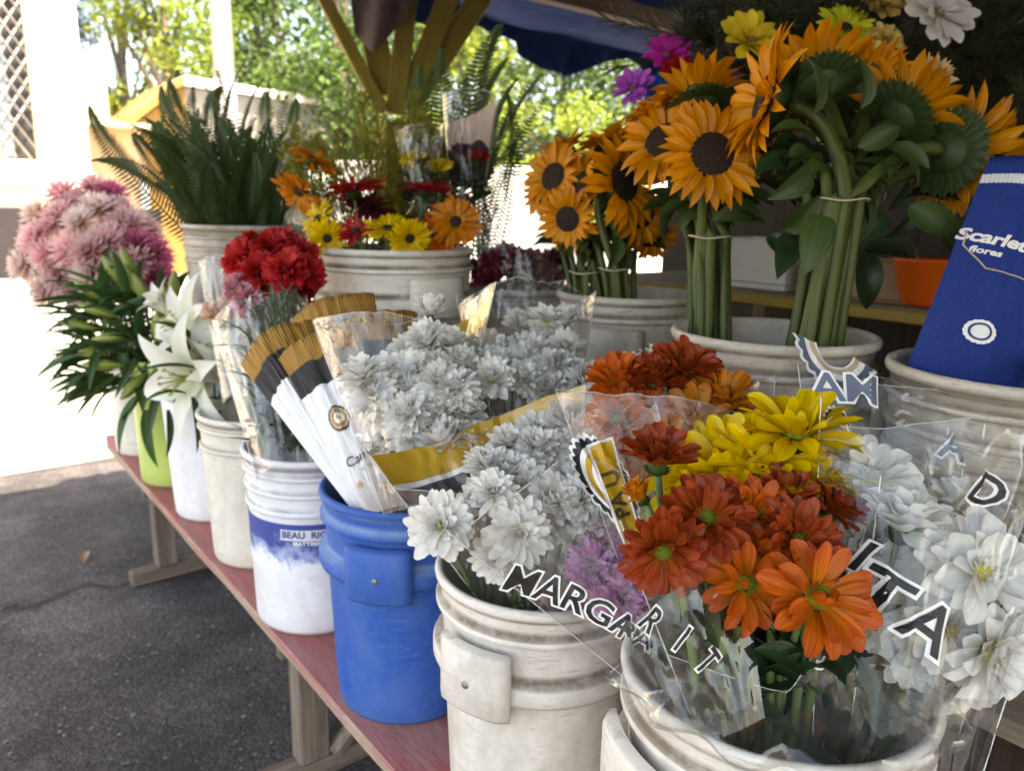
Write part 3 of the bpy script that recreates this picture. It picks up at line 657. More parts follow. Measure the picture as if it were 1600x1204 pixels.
# worn blue label on the ribbed bucket
def label_mat():
    m, nt, out = _new('worn_blue_label'); tc = N(nt, 'ShaderNodeTexCoord')
    uv = N(nt, 'ShaderNodeUVMap'); sp = N(nt, 'ShaderNodeSeparateXYZ'); L(nt, uv.outputs[0], sp.inputs[0])
    n1 = N(nt, 'ShaderNodeTexNoise', i_Scale=20, i_Detail=9, i_Roughness=.68); L(nt, tc.outputs['Object'], n1.inputs['Vector'])
    n2 = N(nt, 'ShaderNodeTexNoise', i_Scale=90, i_Detail=4); L(nt, tc.outputs['Object'], n2.inputs['Vector'])
    a = N(nt, 'ShaderNodeMath', operation='MULTIPLY_ADD', i_1=.55); L(nt, sp.outputs[1], a.inputs[0]); L(nt, n1.outputs[0], a.inputs[2])
    r = ramp(nt, [(.60, (.70, .72, .76)), (.70, (.30, .37, .58)), (.84, (.030, .055, .26))]); L(nt, a.outputs[0], r.inputs[0])
    p = N(nt, 'ShaderNodeBsdfPrincipled', i_Roughness=.5); L(nt, r.outputs[0], p.inputs['Base Color']); L(nt, p.outputs[0], out.inputs[0]); return m
lb = BK['label']; lr = lambda z: .141 + (.150 - .141) * z / .40 + .0012
def wrapc(a0, a1, z0, z1, off=0.0):
    return grid(lambda u, v: ((lr(z0 + (z1 - z0) * v) + off) * math.cos(a0 + (a1 - a0) * u), (lr(z0 + (z1 - z0) * v) + off) * math.sin(a0 + (a1 - a0) * u), z0 + (z1 - z0) * v), 40, 4)
b = MB(); b.add(wrapc(math.radians(150), math.radians(305), .150, .262)); la = obj('printed_label', b.mesh('printed_label', label_mat()), lb)
def text2d(s, size=1., bold=.0, track=1.0):
    cu = bpy.data.curves.new('text', 'FONT'); cu.body = s; cu.size = size; cu.align_x = 'CENTER'; cu.align_y = 'CENTER'; cu.offset = bold; cu.space_character = track; cu.resolution_u = 3
    o = bpy.data.objects.new('text', cu); me = bpy.data.meshes.new_from_object(o)
    import bmesh
    bm = bmesh.new(); bm.from_mesh(me); bmesh.ops.triangulate(bm, faces=bm.faces[:])
    for _ in range(4):
        es = [e for e in bm.edges if e.calc_length() > size * .16]
        if not es: break
        bmesh.ops.subdivide_edges(bm, edges=es, cuts=1); bmesh.ops.triangulate(bm, faces=[q for q in bm.faces if len(q.verts) > 3])
    bm.verts.index_update(); v = [(p.co.x, p.co.y) for p in bm.verts]; f = [tuple(q.index for q in p.verts) for p in bm.faces]; bm.free()
    bpy.data.objects.remove(o); bpy.data.meshes.remove(me); return v, f
def on_cyl(v2, f, a, zc, off, sgn=1):
    vv = []
    for x, y in v2:
        z = zc + y; rr = lr(z) + off; an = a + x / rr; vv.append((rr * math.cos(an), rr * math.sin(an), z))
    return vv, f, None
blk = ink('black_ink', (.012, .011, .012)); wht = ink('white_ink', (.78, .77, .75)); yel = ink('mustard_ink', (.52, .30, .012), .4); navy = ink('navy_ink', (.03, .045, .15)); slate = ink('slate_ink', (.10, .12, .17)); tan = ink('tan_ink', (.45, .33, .22)); gold = ink('gold_ink', (.36, .20, .05))
A = math.radians(238)
def rect2(w, h): return [(-w / 2, -h / 2), (w / 2, -h / 2), (w / 2, h / 2), (-w / 2, h / 2)], [(0, 1, 2, 3)]
def strip2(w, h, n=16):
    v = []; f = []
    for i in range(n + 1): x = -w / 2 + w * i / n; v += [(x, -h / 2 + h * k / 4) for k in range(5)]
    for i in range(n): f += [(5 * i + k, 5 * i + k + 5, 5 * i + k + 6, 5 * i + k + 1) for k in range(4)]
    return v, f
b = MB(); b.add(on_cyl(*strip2(.115, .024), A, .238, .0012)); obj('label_box', b.mesh('label_box', ink('pale_label_ink', (.58, .61, .68)), False), la)
b = MB(); b.add(on_cyl(*text2d('BEAU  RICK', .021, .0006), A, .2385, .0020)); obj('lettering', b.mesh('lettering', navy, False), la)
b = MB(); b.add(on_cyl(*text2d('MATTING', .0125, .0004, 1.1), A, .2195, .0016)); obj('lettering', b.mesh('lettering', wht, False), la)

# ================================================================== FLOWERS
G_STEM = petal_mat('flower_stem_green', (.10, .15, .05), (.11, .17, .055), (.12, .18, .06), trans=.05, vary=.2)
G_LEAF = petal_mat('leaf_green', (.05, .10, .025), (.045, .095, .022), (.05, .10, .025), trans=.25, vary=.25, rough=.45)
G_DARK = petal_mat('dark_leaf_green', (.022, .05, .016), (.022, .052, .018), (.028, .06, .02), trans=.2, vary=.25, rough=.4)
G_SUN = petal_mat('sunflower_green', (.05, .085, .02), (.042, .075, .017), (.04, .07, .016), trans=.15, vary=.2)
PM = {
 'white': petal_mat('white_petal', (.74, .76, .55), (.83, .82, .78), (.85, .84, .81), .06, .32, .5, .05),
 'orange': petal_mat('burnt_orange_petal', (.46, .11, .010), (.42, .065, .008), (.33, .038, .008), .34, .25, .5, .25),
 'bright': petal_mat('bright_orange_petal', (.64, .22, .010), (.66, .15, .010), (.55, .085, .008), .26, .3, .5, .18),
 'amber': petal_mat('amber_petal', (.70, .30, .012), (.70, .26, .012), (.66, .20, .010), .2, .35, .45, .15),
 'yellow': petal_mat('yellow_petal', (.72, .45, .004), (.80, .55, .006), (.82, .58, .010), .16, .35, .42, .10),
 'lilac': petal_mat('lilac_petal', (.50, .07, .40), (.72, .26, .60), (.80, .46, .72), .12, .35, .5, .1),
 'gold': petal_mat('sunflower_petal', (.70, .27, .006), (.76, .29, .006), (.74, .27, .006), .25, .32, .45, .16),
 'red': petal_mat('red_petal', (.35, .008, .008), (.44, .010, .012), (.46, .014, .016), .2, .25, .45, .15),
 'carn': petal_mat('carnation_petal', (.40, .006, .008), (.50, .010, .014), (.56, .018, .022), .18, .28, .55, .12),
 'rose': petal_mat('dark_rose_petal', (.10, .006, .018), (.13, .008, .022), (.17, .012, .032), .2, .2, .45, .15),
 'pink': petal_mat('pink_petal', (.68, .14, .25), (.84, .39, .44), (.88, .70, .65), .14, .35, .5, .18),
 'plum': petal_mat('plum_petal', (.36, .04, .14), (.52, .09, .22), (.66, .22, .32), .14, .3, .5, .18),
 'cream': petal_mat('cream_pink_petal', (.76, .40, .40), (.84, .62, .56), (.87, .77, .70), .12, .35, .5, .12),
 'lily': petal_mat('lily_petal', (.62, .70, .36), (.82, .82, .70), (.84, .83, .77), .06, .35, .45, .05),
 'pinkc': petal_mat('pink_carnation_petal', (.60, .12, .20), (.72, .22, .30), (.78, .34, .40), .15, .3, .5, .1),
 'peach': petal_mat('peach_rose_petal', (.74, .34, .18), (.80, .46, .30), (.82, .56, .42), .1, .35, .5, .1),
 'magenta': petal_mat('magenta_fabric', (.48, .012, .33), (.56, .02, .40), (.56, .03, .42), .1, .2, .7, .1),
 'lime': petal_mat('lime_fabric', (.50, .50, .02), (.58, .60, .03), (.60, .62, .05), .1, .2, .7, .08),
 'sil': petal_mat('lemon_fabric', (.66, .46, .02), (.74, .56, .03), (.74, .58, .05), .1, .2, .7, .08),
 'azure': petal_mat('azure_fabric', (.01, .09, .45), (.012, .13, .55), (.02, .16, .58), .1, .2, .7, .1),
 'violet': petal_mat('violet_fabric', (.22, .02, .34), (.34, .05, .46), (.42, .10, .52), .1, .2, .7, .1),
 'paper': petal_mat('white_fabric', (.62, .66, .64), (.72, .70, .70), (.74, .72, .72), .06, .3, .7, .05),
 'cgold': petal_mat('gold_foil', (.50, .32, .06), (.58, .40, .10), (.62, .44, .14), .15, .1, .3, .1),
 'straw': petal_mat('straw_fabric', (.70, .30, .06), (.74, .50, .20), (.78, .62, .34), .12, .25, .7, .1),
}
def fuzz(name, c1, c2, scale=420, rough=.8): return surf(name, c1, c2, rough=rough, scale=scale, bump=1., bscale=scale, bdist=.003, spec=.2)
D_GREEN = fuzz('green_disc', (.20, .24, .02), (.07, .12, .012)); D_BROWN = fuzz('sunflower_disc', (.040, .022, .014), (.012, .008, .007), 260)
D_YEL = fuzz('yellow_disc', (.55, .42, .05), (.35, .36, .06)); D_GER = fuzz('gerbera_disc', (.05, .025, .015), (.02, .012, .01)); D_FAKE = fuzz('fabric_disc', (.25, .12, .03), (.10, .20, .10), 120)
# ring: (count, r0, z0, length, width, a0, a1, cup, shape)
SP = {
 'daisy': dict(rings=[(20, .009, .000, .037, .0135, .25, -.15, .45, 'round'), (17, .008, .003, .034, .0130, .60, .15, .5, 'round'), (13, .008, .005, .026, .0115, 1.0, .65, .6, 'round')], disc=(.0100, .006), dm=D_GREEN, nv=7, nu=4),
 'bigdaisy': dict(rings=[(15, .010, .000, .043, .0165, .22, -.2, .35, 'round'), (13, .009, .003, .039, .0150, .60, .1, .4, 'round'), (6, .009, .005, .022, .010, 1.1, 1.7, .5, 'round')], disc=(.0125, .006), dm=D_GREEN, nv=7, nu=4),
 'mumbig': dict(rings=[(13, .007, .0, .038, .0185, .10, .05, .45, 'round'), (12, .006, .003, .035, .0175, .42, .3, .5, 'round'), (11, .005, .006, .029, .0150, .80, .7, .55, 'round'), (14, .004, .007, .016, .0045, .95, 1.0, .4, 'strap'), (10, .002, .008, .012, .0035, 1.3, 1.3, .4, 'strap')], disc=(.0095, .012), dm=D_YEL, nv=6, nu=4),
 'mum': dict(rings=[(18, .006, -.002, .034, .0130, -.15, -.05, .45, 'round'), (18, .006, .0, .036, .0130, .2, .15, .45, 'round'), (16, .006, .003, .033, .0125, .5, .45, .5, 'round'), (14, .005, .006, .028, .0110, .85, .8, .55, 'round'), (12, .004, .008, .021, .0090, 1.15, 1.2, .6, 'round'), (8, .002, .009, .013, .007, 1.35, 1.5, .6, 'round')], disc=(.006, .012), dm=D_YEL, nv=5, nu=3),
 'pom': dict(rings=[(20, .004, -.004, .034, .0075, -.25, .55, .6, 'round'), (20, .004, .0, .034, .0075, .15, .8, .6, 'round'), (20, .004, .003, .033, .0072, .5, 1.0, .6, 'round'), (16, .004, .005, .031, .007, .85, 1.25, .6, 'round'), (12, .003, .006, .027, .0065, 1.2, 1.5, .6, 'round'), (7, .001, .007, .023, .006, 1.45, 1.6, .6, 'round')], disc=(.006, .01), dm=D_YEL, nv=5, nu=2),
 'gerbera': dict(rings=[(24, .013, .0, .042, .0105, .10, -.15, .25, 'strap'), (22, .012, .003, .036, .0095, .25, .05, .25, 'strap'), (26, .011, .005, .014, .0035, .7, .5, .2, 'strap')], disc=(.013, .007), dm=D_GER, nv=5, nu=2),
 'sun': dict(rings=[(21, .032, .000, .056, .0185, .15, -.35, .35, 'point'), (20, .031, .004, .052, .0175, .45, -.1, .4, 'point')], disc=(.036, .010), dm=D_BROWN, nv=6, nu=3),
 'spider': dict(rings=[(26, .006, -.004, .064, .0125, -.6, .1, .7, 'point'), (30, .006, .0, .068, .0125, -.2, .35, .7, 'point'), (30, .006, .003, .066, .012, .2, .65, .7, 'point'), (26, .005, .006, .060, .011, .6, .95, .7, 'point'), (20, .004, .008, .052, .010, 1.0, 1.25, .7, 'point'), (10, .002, .009, .042, .009, 1.35, 1.5, .7, 'point')], disc=(.005, .01), dm=D_YEL, nv=5, nu=2),
 'fake': dict(rings=[(13, .010, .0, .052, .024, .2, .0, .25, 'round'), (11, .009, .004, .042, .020, .5, .3, .3, 'round'), (14, .006, .008, .018, .006, .9, .8, .2, 'strap')], disc=(.010, .007), dm=D_FAKE, nv=5, nu=3),
 'fluff': dict(rings=[(30, .004, -.004, .050, .009, -.3, .3, .5, 'strap'), (30, .004, .0, .05, .009, .1, .6, .5, 'strap'), (28, .004, .004, .046, .009, .5, .9, .5, 'strap'), (20, .004, .006, .042, .008, .9, 1.2, .5, 'strap'), (10, .002, .008, .036, .008, 1.3, 1.5, .5, 'strap')], disc=(.006, .01), dm=D_YEL, nv=4, nu=2),
}
_cache = {}
def pvar(sp, ri, mat, k):
    key = (sp, ri, mat.name, k)
    if key not in _cache:
        S = SP[sp]; n, r0, z0, Ln, W, a0, a1, cup, sh = S['rings'][ri]; r = random.Random(hash((sp, ri, k)) % 9973 if False else sum(map(ord, sp)) * 31 + ri * 7 + k)
        b = MB(); b.add(petal(Ln * r.uniform(.88, 1.08), W * r.uniform(.85, 1.12), sh, a0 + r.uniform(-.12, .12), a1 + r.uniform(-.25, .25), cup * r.uniform(.6, 1.4), S['nv'], S['nu'], r.uniform(-.35, .35), side=r.uniform(-.004, .004) * Ln / .04))
        _cache[key] = b.mesh('petal', mat)
    return _cache[key]
def disc_mesh(sp, green=True):
    key = ('disc', sp)
    if key not in _cache:
        S = SP[sp]; r, h = S['disc']; b = MB()
        b.add(dome(r, h, 18, 5, .002), None, 0)
        # green cup of bracts behind
        big = sp == 'sun'
        b.add(lathe([(.002, -(.016 if not big else .030)), (r * .55, -(.014 if not big else .026)), (r * 1.02, -.006 if not big else -.012), (r * 1.0, .003)], 16), None, 1)
        n = 16 if not big else 22
        for k in range(n):
            for q in range(2 if big else 1):
                b.add(petal(r * (.9 if not big else .95), r * (.45 if not big else .36), 'point', -.1 + q * .3, .9 - q * 1.1 if not big else .5 - q * .6, .3, 4, 2), Rz(2 * PI * (k + q * .5) / n) @ Tr((r * .75, 0, -.010 if not big else -.018)), 1)
        _cache[key] = b.mesh('disc', [S['dm'], petal_mat('sunflower_bract', (.035, .065, .016), (.03, .06, .015), (.045, .08, .02), trans=.1) if big else G_LEAF])
    return _cache[key]
def joined(sp, mat, k, close):
    key = ('j', sp, mat.name, k, close)
    if key not in _cache:
        S = SP[sp]; r = random.Random(sum(map(ord, sp)) * 13 + k * 101 + int(close * 10)); b = MB()
        for ri, (n, r0, z0, Ln, W, a0, a1, cup, sh) in enumerate(S['rings']):
            for i in range(n):
                if r.random() < .04: continue
                g = petal(Ln * r.uniform(.82, 1.08), W * r.uniform(.8, 1.15), sh, a0 + close + r.uniform(-.16, .16), a1 + close * 1.2 + r.uniform(-.3, .3), cup * r.uniform(.6, 1.4), S['nv'], S['nu'], r.uniform(-.4, .4), side=r.uniform(-.005, .005) * Ln / .04)
                b.add(g, Rz(2 * PI * (i + .5 * (ri % 2) + r.uniform(-.28, .28)) / n) @ Tr((r0, 0, z0)))
        _cache[key] = b.mesh('petals', mat)
    return _cache[key]
def flower(root, sp, mat, M, sep=False, close=0., rnd=RNG, name='flower', drop=0.):
    mat = PM[mat] if isinstance(mat, str) else mat
    o = obj(name, disc_mesh(sp), root, rel(root, M) if root else M)
    if sep:
        S = SP[sp]
        for ri, (n, r0, z0, *_ ) in enumerate(S['rings']):
            for i in range(n):
                if rnd.random() < .05 + drop: continue
                a = 2 * PI * (i + .5 * (ri % 2) + rnd.uniform(-.25, .25)) / n
                obj('petal', pvar(sp, ri, mat, rnd.randrange(6)), o, Rz(a) @ Tr((r0, 0, z0)) @ Ry(-close * rnd.uniform(.6, 1.3) + rnd.uniform(-.22, .22)) @ Matrix.Rotation(rnd.uniform(-.3, .3), 4, 'X') @ Matrix.Scale(rnd.uniform(.9, 1.08), 4))
    else:
        p = obj('petals', joined(sp, mat, rnd.randrange(4), round(close * 4) / 4), o); p['kind'] = 'stuff'
    return o
def stem(root, p, n, base, r=.003, mat=None, bend=.06, name='stem', nseg=8):
    p = Vector(p); n = Vector(n).normalized(); base = Vector(base); b = MB()
    pts = bez(base, p - n * bend + (base - p) * .12, p - n * .008, nseg); o = root.location if root else Vector()
    rr = [r * (1.12 - .25 * i / nseg) for i in range(nseg + 1)]
    b.add(tube([q - o for q in pts], rr, 8)); return obj(name, b.mesh('stem', mat or G_STEM), root)
def frame(p, d, up=(0, 0, 1), roll=0, s=1.):
    x = Vector(d).normalized(); y = Vector(up).cross(x)
    if y.length < 1e-3: y = Vector((0, 1, 0)).cross(x)
    y.normalize(); z = x.cross(y); M = Matrix((x, y, z)).transposed().to_4x4(); return Tr(p) @ M @ Matrix.Rotation(roll, 4, 'X') @ Matrix.Scale(s, 4)
def leafmesh(kind, k, mat):
    key = ('leaf', kind, k, mat.name)
    if key not in _cache:
        r = random.Random(k * 17 + len(kind)); b = MB()
        P = {'ovate': (.11, .052, 'ovate', .3, -.7, .45), 'lance': (.15, .027, 'lance', .25, -.35, .5), 'lobe': (.06, .03, 'ovate', .4, -.6, .4), 'thin': (.10, .008, 'lance', .1, -.4, .6)}[kind]
        b.add(petal(P[0], P[1], P[2], P[3] + r.uniform(-.2, .2), P[4] + r.uniform(-.4, .3), P[5], 8, 4, r.uniform(-.4, .4), side=r.uniform(-.02, .02) * P[0] / .1))
        if kind == 'ovate':
            me = b
        _cache[key] = b.mesh('leaf', mat)
    return _cache[key]
def leaf(root, kind, p, d, up=(0, 0, 1), s=1., mat=None, roll=None, rnd=RNG, name='leaf'):
    return obj(name, leafmesh(kind, rnd.randrange(4), mat or G_LEAF), root, rel(root, frame(p, d, up, rnd.uniform(-.7, .7) if roll is None else roll, s)))

# ---- clear and paper sleeves
class Sleeve:
    def __init__(s, P0, P1, w0, w1, d0, d1, seed=0, amp=.006, right=None, front=None, fold=0.):
        s.P0, s.P1 = Vector(P0), Vector(P1); ax = (s.P1 - s.P0); s.len = ax.length; ax = ax.normalized()
        f = Vector(front) if front is not None else Vector(nrm(1, 0, .15)); s.A = ax.cross(f).normalized() * -1 if right is None else Vector(right).normalized()
        if s.A.dot(RGT) < 0: s.A = -s.A
        s.B = s.A.cross(ax).normalized()
        if s.B.dot(nrm(1)) < 0: s.B = -s.B
        s.w0, s.w1, s.d0, s.d1, s.seed, s.amp, s.fold, s.ax = w0, w1, d0, d1, seed, amp, fold, ax
    def w(s, v): return s.w0 + (s.w1 - s.w0) * v
    def pt(s, side, x, v, off=0.):
        c = s.P0.lerp(s.P1, v); d = s.d0 + (s.d1 - s.d0) * v
        p = c + s.A * (x * s.w(v)) + s.B * (side * d * (1 - abs(x) ** 2.2))
        q = Vector((x * 2.2 + s.seed, v * 2.0, side * 3.1 + s.seed)); a = s.amp * min(1, .3 + v)
        k = noise.noise(q) * 1.3 + (.6 - abs(noise.noise(q * 2.3)) * 2.2) * .8 + (.3 - abs(noise.noise(Vector((x * 7 + v * 2.5, v * 2.2, s.seed + side)))) ) * .9 + .25 * noise.noise(q * 6)
        return p + s.B * (a * k * (1 - .75 * x * x)) + s.ax * (a * .6 * noise.noise(q * 1.7 + Vector((9, 9, 9))) * v) + s.B * (side * off)
    def panel(s, side, v1, nu=44, nv=52, v0=0., x0=-1., x1=1.):
        top = v1 if callable(v1) else (lambda x: v1)
        def fn(u, t): x = x0 + (x1 - x0) * u; return s.pt(side, x, v0 + (top(x) - v0) * t)
        return grid(fn, nu, nv)
    def decal(s, side, x0, v0, ang, v2, f, off=.0012):
        vv = []
        for tx, ty in v2:
            a, c = math.cos(ang) * tx - math.sin(ang) * ty, math.sin(ang) * tx + math.cos(ang) * ty
            v = v0 + c / s.len; vv.append(s.pt(side, x0 + a / s.w(v0), v, off * side))
        return vv, f, None
CLEAR = film('cellophane'); CLEAR2 = film('cellophane_crisp', haze=.02, gloss=.085, rough=.05, wr=.18, scale=9); MILKY = film('cellophane_milky', haze=.10, gloss=.10, rough=.14, wr=.35); EDGE = film('cellophane_edge', haze=.42, gloss=.3, rough=.1, wr=.2)
def wrap(root, sl, front=1., back=1.1, mat=CLEAR, nu=44, nv=52):
    o = root.location; b = MB()
    if front: b.add(sl.panel(1, front, nu, nv), Tr(-o))
    if back: b.add(sl.panel(-1, back, nu, nv), Tr(-o))
    w = obj('wrapper', b.mesh('wrapper', mat), root)
    # heat-sealed seams and cut edges show as brighter lines
    e = MB(); tf = front if callable(front) else (lambda x: front); tb = back if callable(back) else (lambda x: back)
    for x in (-1, 1): e.add(tube([sl.pt(1, x, max(tf(x), tb(x)) * i / 40) - o for i in range(41)], .0009, 5))
    if front: e.add(tube([sl.pt(1, -1 + i / 20, tf(-1 + i / 20)) - o for i in range(41)], .0006, 5))
    if back: e.add(tube([sl.pt(-1, -1 + i / 20, tb(-1 + i / 20)) - o for i in range(41)], .0006, 5))
    obj('film_edge', e.mesh('film_edge', EDGE), w)
    return w
def sub(root, parent, geo, mat, name):
    b = MB(); b.add(geo, Tr(-root.location)); return obj(name, b.mesh(name, mat, 'film' in name), parent)
def band(sl, side, xa, xb, vlo, vhi, off=.001, n=30, m=3):
    return grid(lambda u, t: sl.pt(side, xa + (xb - xa) * u, vlo(xa + (xb - xa) * u) + (vhi(xa + (xb - xa) * u) - vlo(xa + (xb - xa) * u)) * t, off), n, m)
def lettering(root, wr, sl, side, s, x0, v0, ang, size, ink_m=None, outline=True, sx=1., track=1.0):
    for bold, mat, off, nm in (((.065 * size, wht, .0010, 'letter_outline'),) if outline else ()) + ((.012 * size, ink_m or blk, .0022, 'lettering'),):
        v2, f = text2d(s, size, bold, track); sub(root, wr, sl.decal(side, x0, v0, ang, [(x * sx, y) for x, y in v2], f, off), mat, nm)
def scallop(r0, r1, a0, a1, teeth=0, amp=0., n=72):
    v, f = [], []
    for i in range(n + 1):
        a = a0 + (a1 - a0) * i / n; rr = r1 + amp * abs(math.sin(a * teeth)) if teeth else r1
        v += [((r0 + (rr - r0) * k / 4) * math.cos(a), (r0 + (rr - r0) * k / 4) * math.sin(a)) for k in range(5)]
    for i in range(n): f += [(5 * i + k, 5 * i + k + 1, 5 * i + k + 6, 5 * i + k + 5) for k in range(4)]
    return v, f
def badge(root, wr, sl, side, x0, v0, ang, R, sx=1., a0=0., a1=2 * PI, cols=None, ribbon=None):
    cols = cols or (wht, blk, wht, yel, wht)
    for k, (ra, rb, te, am, m) in enumerate(((0 if a1 - a0 > 6 else .46, .97, 24, .10, cols[0]), (.76, .88, 24, .09, cols[1]), (.60, .76, 0, 0, cols[2]), (.50 if a1 - a0 < 6 else .44, .62, 0, 0, cols[3]), (0 if a1 - a0 > 6 else .46, .44 if a1 - a0 > 6 else .49, 0, 0, cols[4]))):
        v2, f = scallop(ra * R, rb * R, a0, a1, te / 2, am * R); sub(root, wr, sl.decal(side, x0, v0, ang, [(x * sx, y) for x, y in v2], f, .001 + .0008 * k), m, 'printed_badge')
# ================================================================== BOUQUETS IN THE FRONT ROW
def bk_pt(key, dx=0., dy=0., dz=.05):
    o = BK[key].location; return Vector((o.x + dx, o.y + dy, o.z + dz))
def bouquet(name, label, base, heads, sr=.0028, leaves=0, lkind='lobe', lmat=None, spread=.02, cat='bouquet', seed=1, bend=.05, sep=False):
    r = random.Random(seed); base = Vector(base); t = thing(name, label, cat, base)
    for h in heads:
        px, py, d, sp, mat, s, n, close = h[:8]; sp_ = h[8] if len(h) > 8 else sep
        p = at(px, py, d); nn = nrm(*n); M = aim(p, nn, r.uniform(0, 6.28), s)
        flower(t, sp, mat, M, sp_, close, r)
        bb = base + Vector((r.uniform(-1, 1), r.uniform(-1, 1), 0)) * spread
        stem(t, p, nn, bb, sr, bend=bend)
        for k in range(leaves):
            q = bb.lerp(p, r.uniform(.35, .88)); dd = Vector((r.uniform(-1, 1), r.uniform(-1, 1), r.uniform(.1, 1)))
            leaf(t, lkind, q, dd, s=r.uniform(.6, 1.1), mat=lmat, rnd=r)
    return t

# -- burnt orange daisies in the nearest bucket
NB = bk_pt('near')
rust = bouquet('daisy_bouquet', 'burnt orange daisies with green centres in front of the yellow daisies', bk_pt('near', -.045, -.03, .14), [
    (1028, 722, .80, 'daisy', 'orange', 1.0, (.35, .0, .75), .55),
    (1036, 858, .745, 'daisy', 'orange', 1.05, (.85, -.15, -.25), .12),
    (1102, 812, .76, 'daisy', 'orange', 1.12, (.75, .1, .55), .10),
    (1178, 812, .775, 'daisy', 'bright', 1.05, (.65, .1, .55), .35),
    (1243, 846, .755, 'daisy', 'orange', 1.05, (.8, .1, .42), .25),
    (1166, 912, .745, 'bigdaisy', 'bright', .95, (.95, .1, .12), .10),
    (1275, 932, .715, 'bigdaisy', 'bright', 1.12, (.85, .2, .4), .12),
    (1120, 858, .75, 'daisy', 'orange', .55, (.1, 0, .9), 1.1),
    (1004, 778, .785, 'daisy', 'amber', .55, (.3, -.55, .75), 1.15),
    (1225, 782, .80, 'daisy', 'orange', .95, (.5, .1, .8), .3),
    (1300, 800, .80, 'daisy', 'orange', .8, (.4, .5, .7), .35),
    ], sr=.0042, leaves=3, lkind='lobe', lmat=G_DARK, spread=.022, seed=3, sep=True, bend=.07)
r = random.Random(8)
for k in range(80):      # dark leaves low among the stems
    leaf(rust, 'lobe', at(r.uniform(1080, 1330), r.uniform(960, 1110), r.uniform(.76, .86)), (r.uniform(-1, 1), r.uniform(-1, 1), r.uniform(-.3, .8)), s=r.uniform(.7, 1.2), mat=G_DARK, rnd=r)
for px, py in ((1058, 915), (1118, 925), (1150, 960), (1208, 930), (1228, 960), (1262, 1000), (1290, 990)):
    stem(rust, at(px, py - 70, .75), nrm(.1, 0, 1), at(px * .6 + 1190 * .4, 1190, .80), .0045, bend=.02)
sl = Sleeve(at(1215, 1165, .79), at(1150, 640, .81), .075, .165, .035, .075, 3, .007)
wr = wrap(rust, sl, lambda x: .20 + .50 * max(0, x) ** 1.5 + .10 * max(0, -x), lambda x: .83 + .08 * math.sin(x * 4), CLEAR2)
lettering(rust, wr, sl, -1, 'MARG', -.62, .60, .55, .034, slate)
lettering(rust, wr, sl, 1, 'J', .52, .30, -.5, .040)
sl2 = Sleeve(at(1118, 1150, .72), at(1000, 850, .76), .05, .10, .01, .03, 13, .007)
sub(rust, wr, sl2.panel(1, lambda x: .72 + .1 * x, 40, 40), CLEAR2, 'film_fold')
v2, f = scallop(.0, .03, 0, 2 * PI, 5, .006)
for ch, x_, v_, a_ in (('R', -.25, .46, -1.15), ('I', .0, .32, -1.0), ('T', .22, .18, -1.2)):
    lettering(rust, wr, sl2, 1, ch, x_, v_ + .18, a_, .036, sx=.7)
# film bulging over the rim of the nearest bucket
def bulge(u, t):
    a = math.radians(150 + 170 * u); o = BK['near'].location
    rr = .135 + .045 * math.sin(PI * min(1, t * 1.15)) + .010 * noise.noise(Vector((u * 9, t * 3, 2))) + .008 * math.sin(u * 40 + 3 * t)
    z = o.z + .435 + .030 - .060 * t + .012 * noise.noise(Vector((u * 6, t * 4, 7)))
    return Vector((o.x + rr * math.cos(a), o.y + rr * math.sin(a), z))
bb_ = sub(rust, wr, grid(bulge, 60, 12), film('cellophane_soft', haze=.02, gloss=.10, rough=.07, wr=.12, scale=9), 'film_fold'); bb_.data.polygons.foreach_set('use_smooth', [True] * len(bb_.data.polygons))

# -- yellow daisies behind them
bouquet('daisy_bouquet', 'bright yellow daisies above the burnt orange ones in the nearest bucket', bk_pt('near', -.02, .03, .15), [
    (1243, 680, .85, 'bigdaisy', 'yellow', 1.45, (.35, .0, .85), .15),
    (1135, 735, .85, 'bigdaisy', 'yellow', 1.35, (.5, -.2, .8), .2), (1195, 730, .84, 'bigdaisy', 'yellow', 1.35, (.5, .1, .8), .25),
    (1085, 750, .87, 'bigdaisy', 'yellow', 1.25, (.5, -.5, .7), .15), (1268, 745, .86, 'bigdaisy', 'yellow', 1.3, (.4, .5, .7), .25),
    (1165, 700, .90, 'bigdaisy', 'yellow', 1.1, (.3, -.2, .9), .25), (1215, 790, .82, 'bigdaisy', 'yellow', 1.0, (.7, .2, .5), .3),
    (1112, 712, .92, 'bigdaisy', 'yellow', 1.0, (.3, -.3, .9), .3), (1170, 868, .785, 'bigdaisy', 'yellow', .75, (.8, .2, -.3), .3)],
    sr=.0038, leaves=2, lmat=G_DARK, seed=5, sep=True, bend=.06)

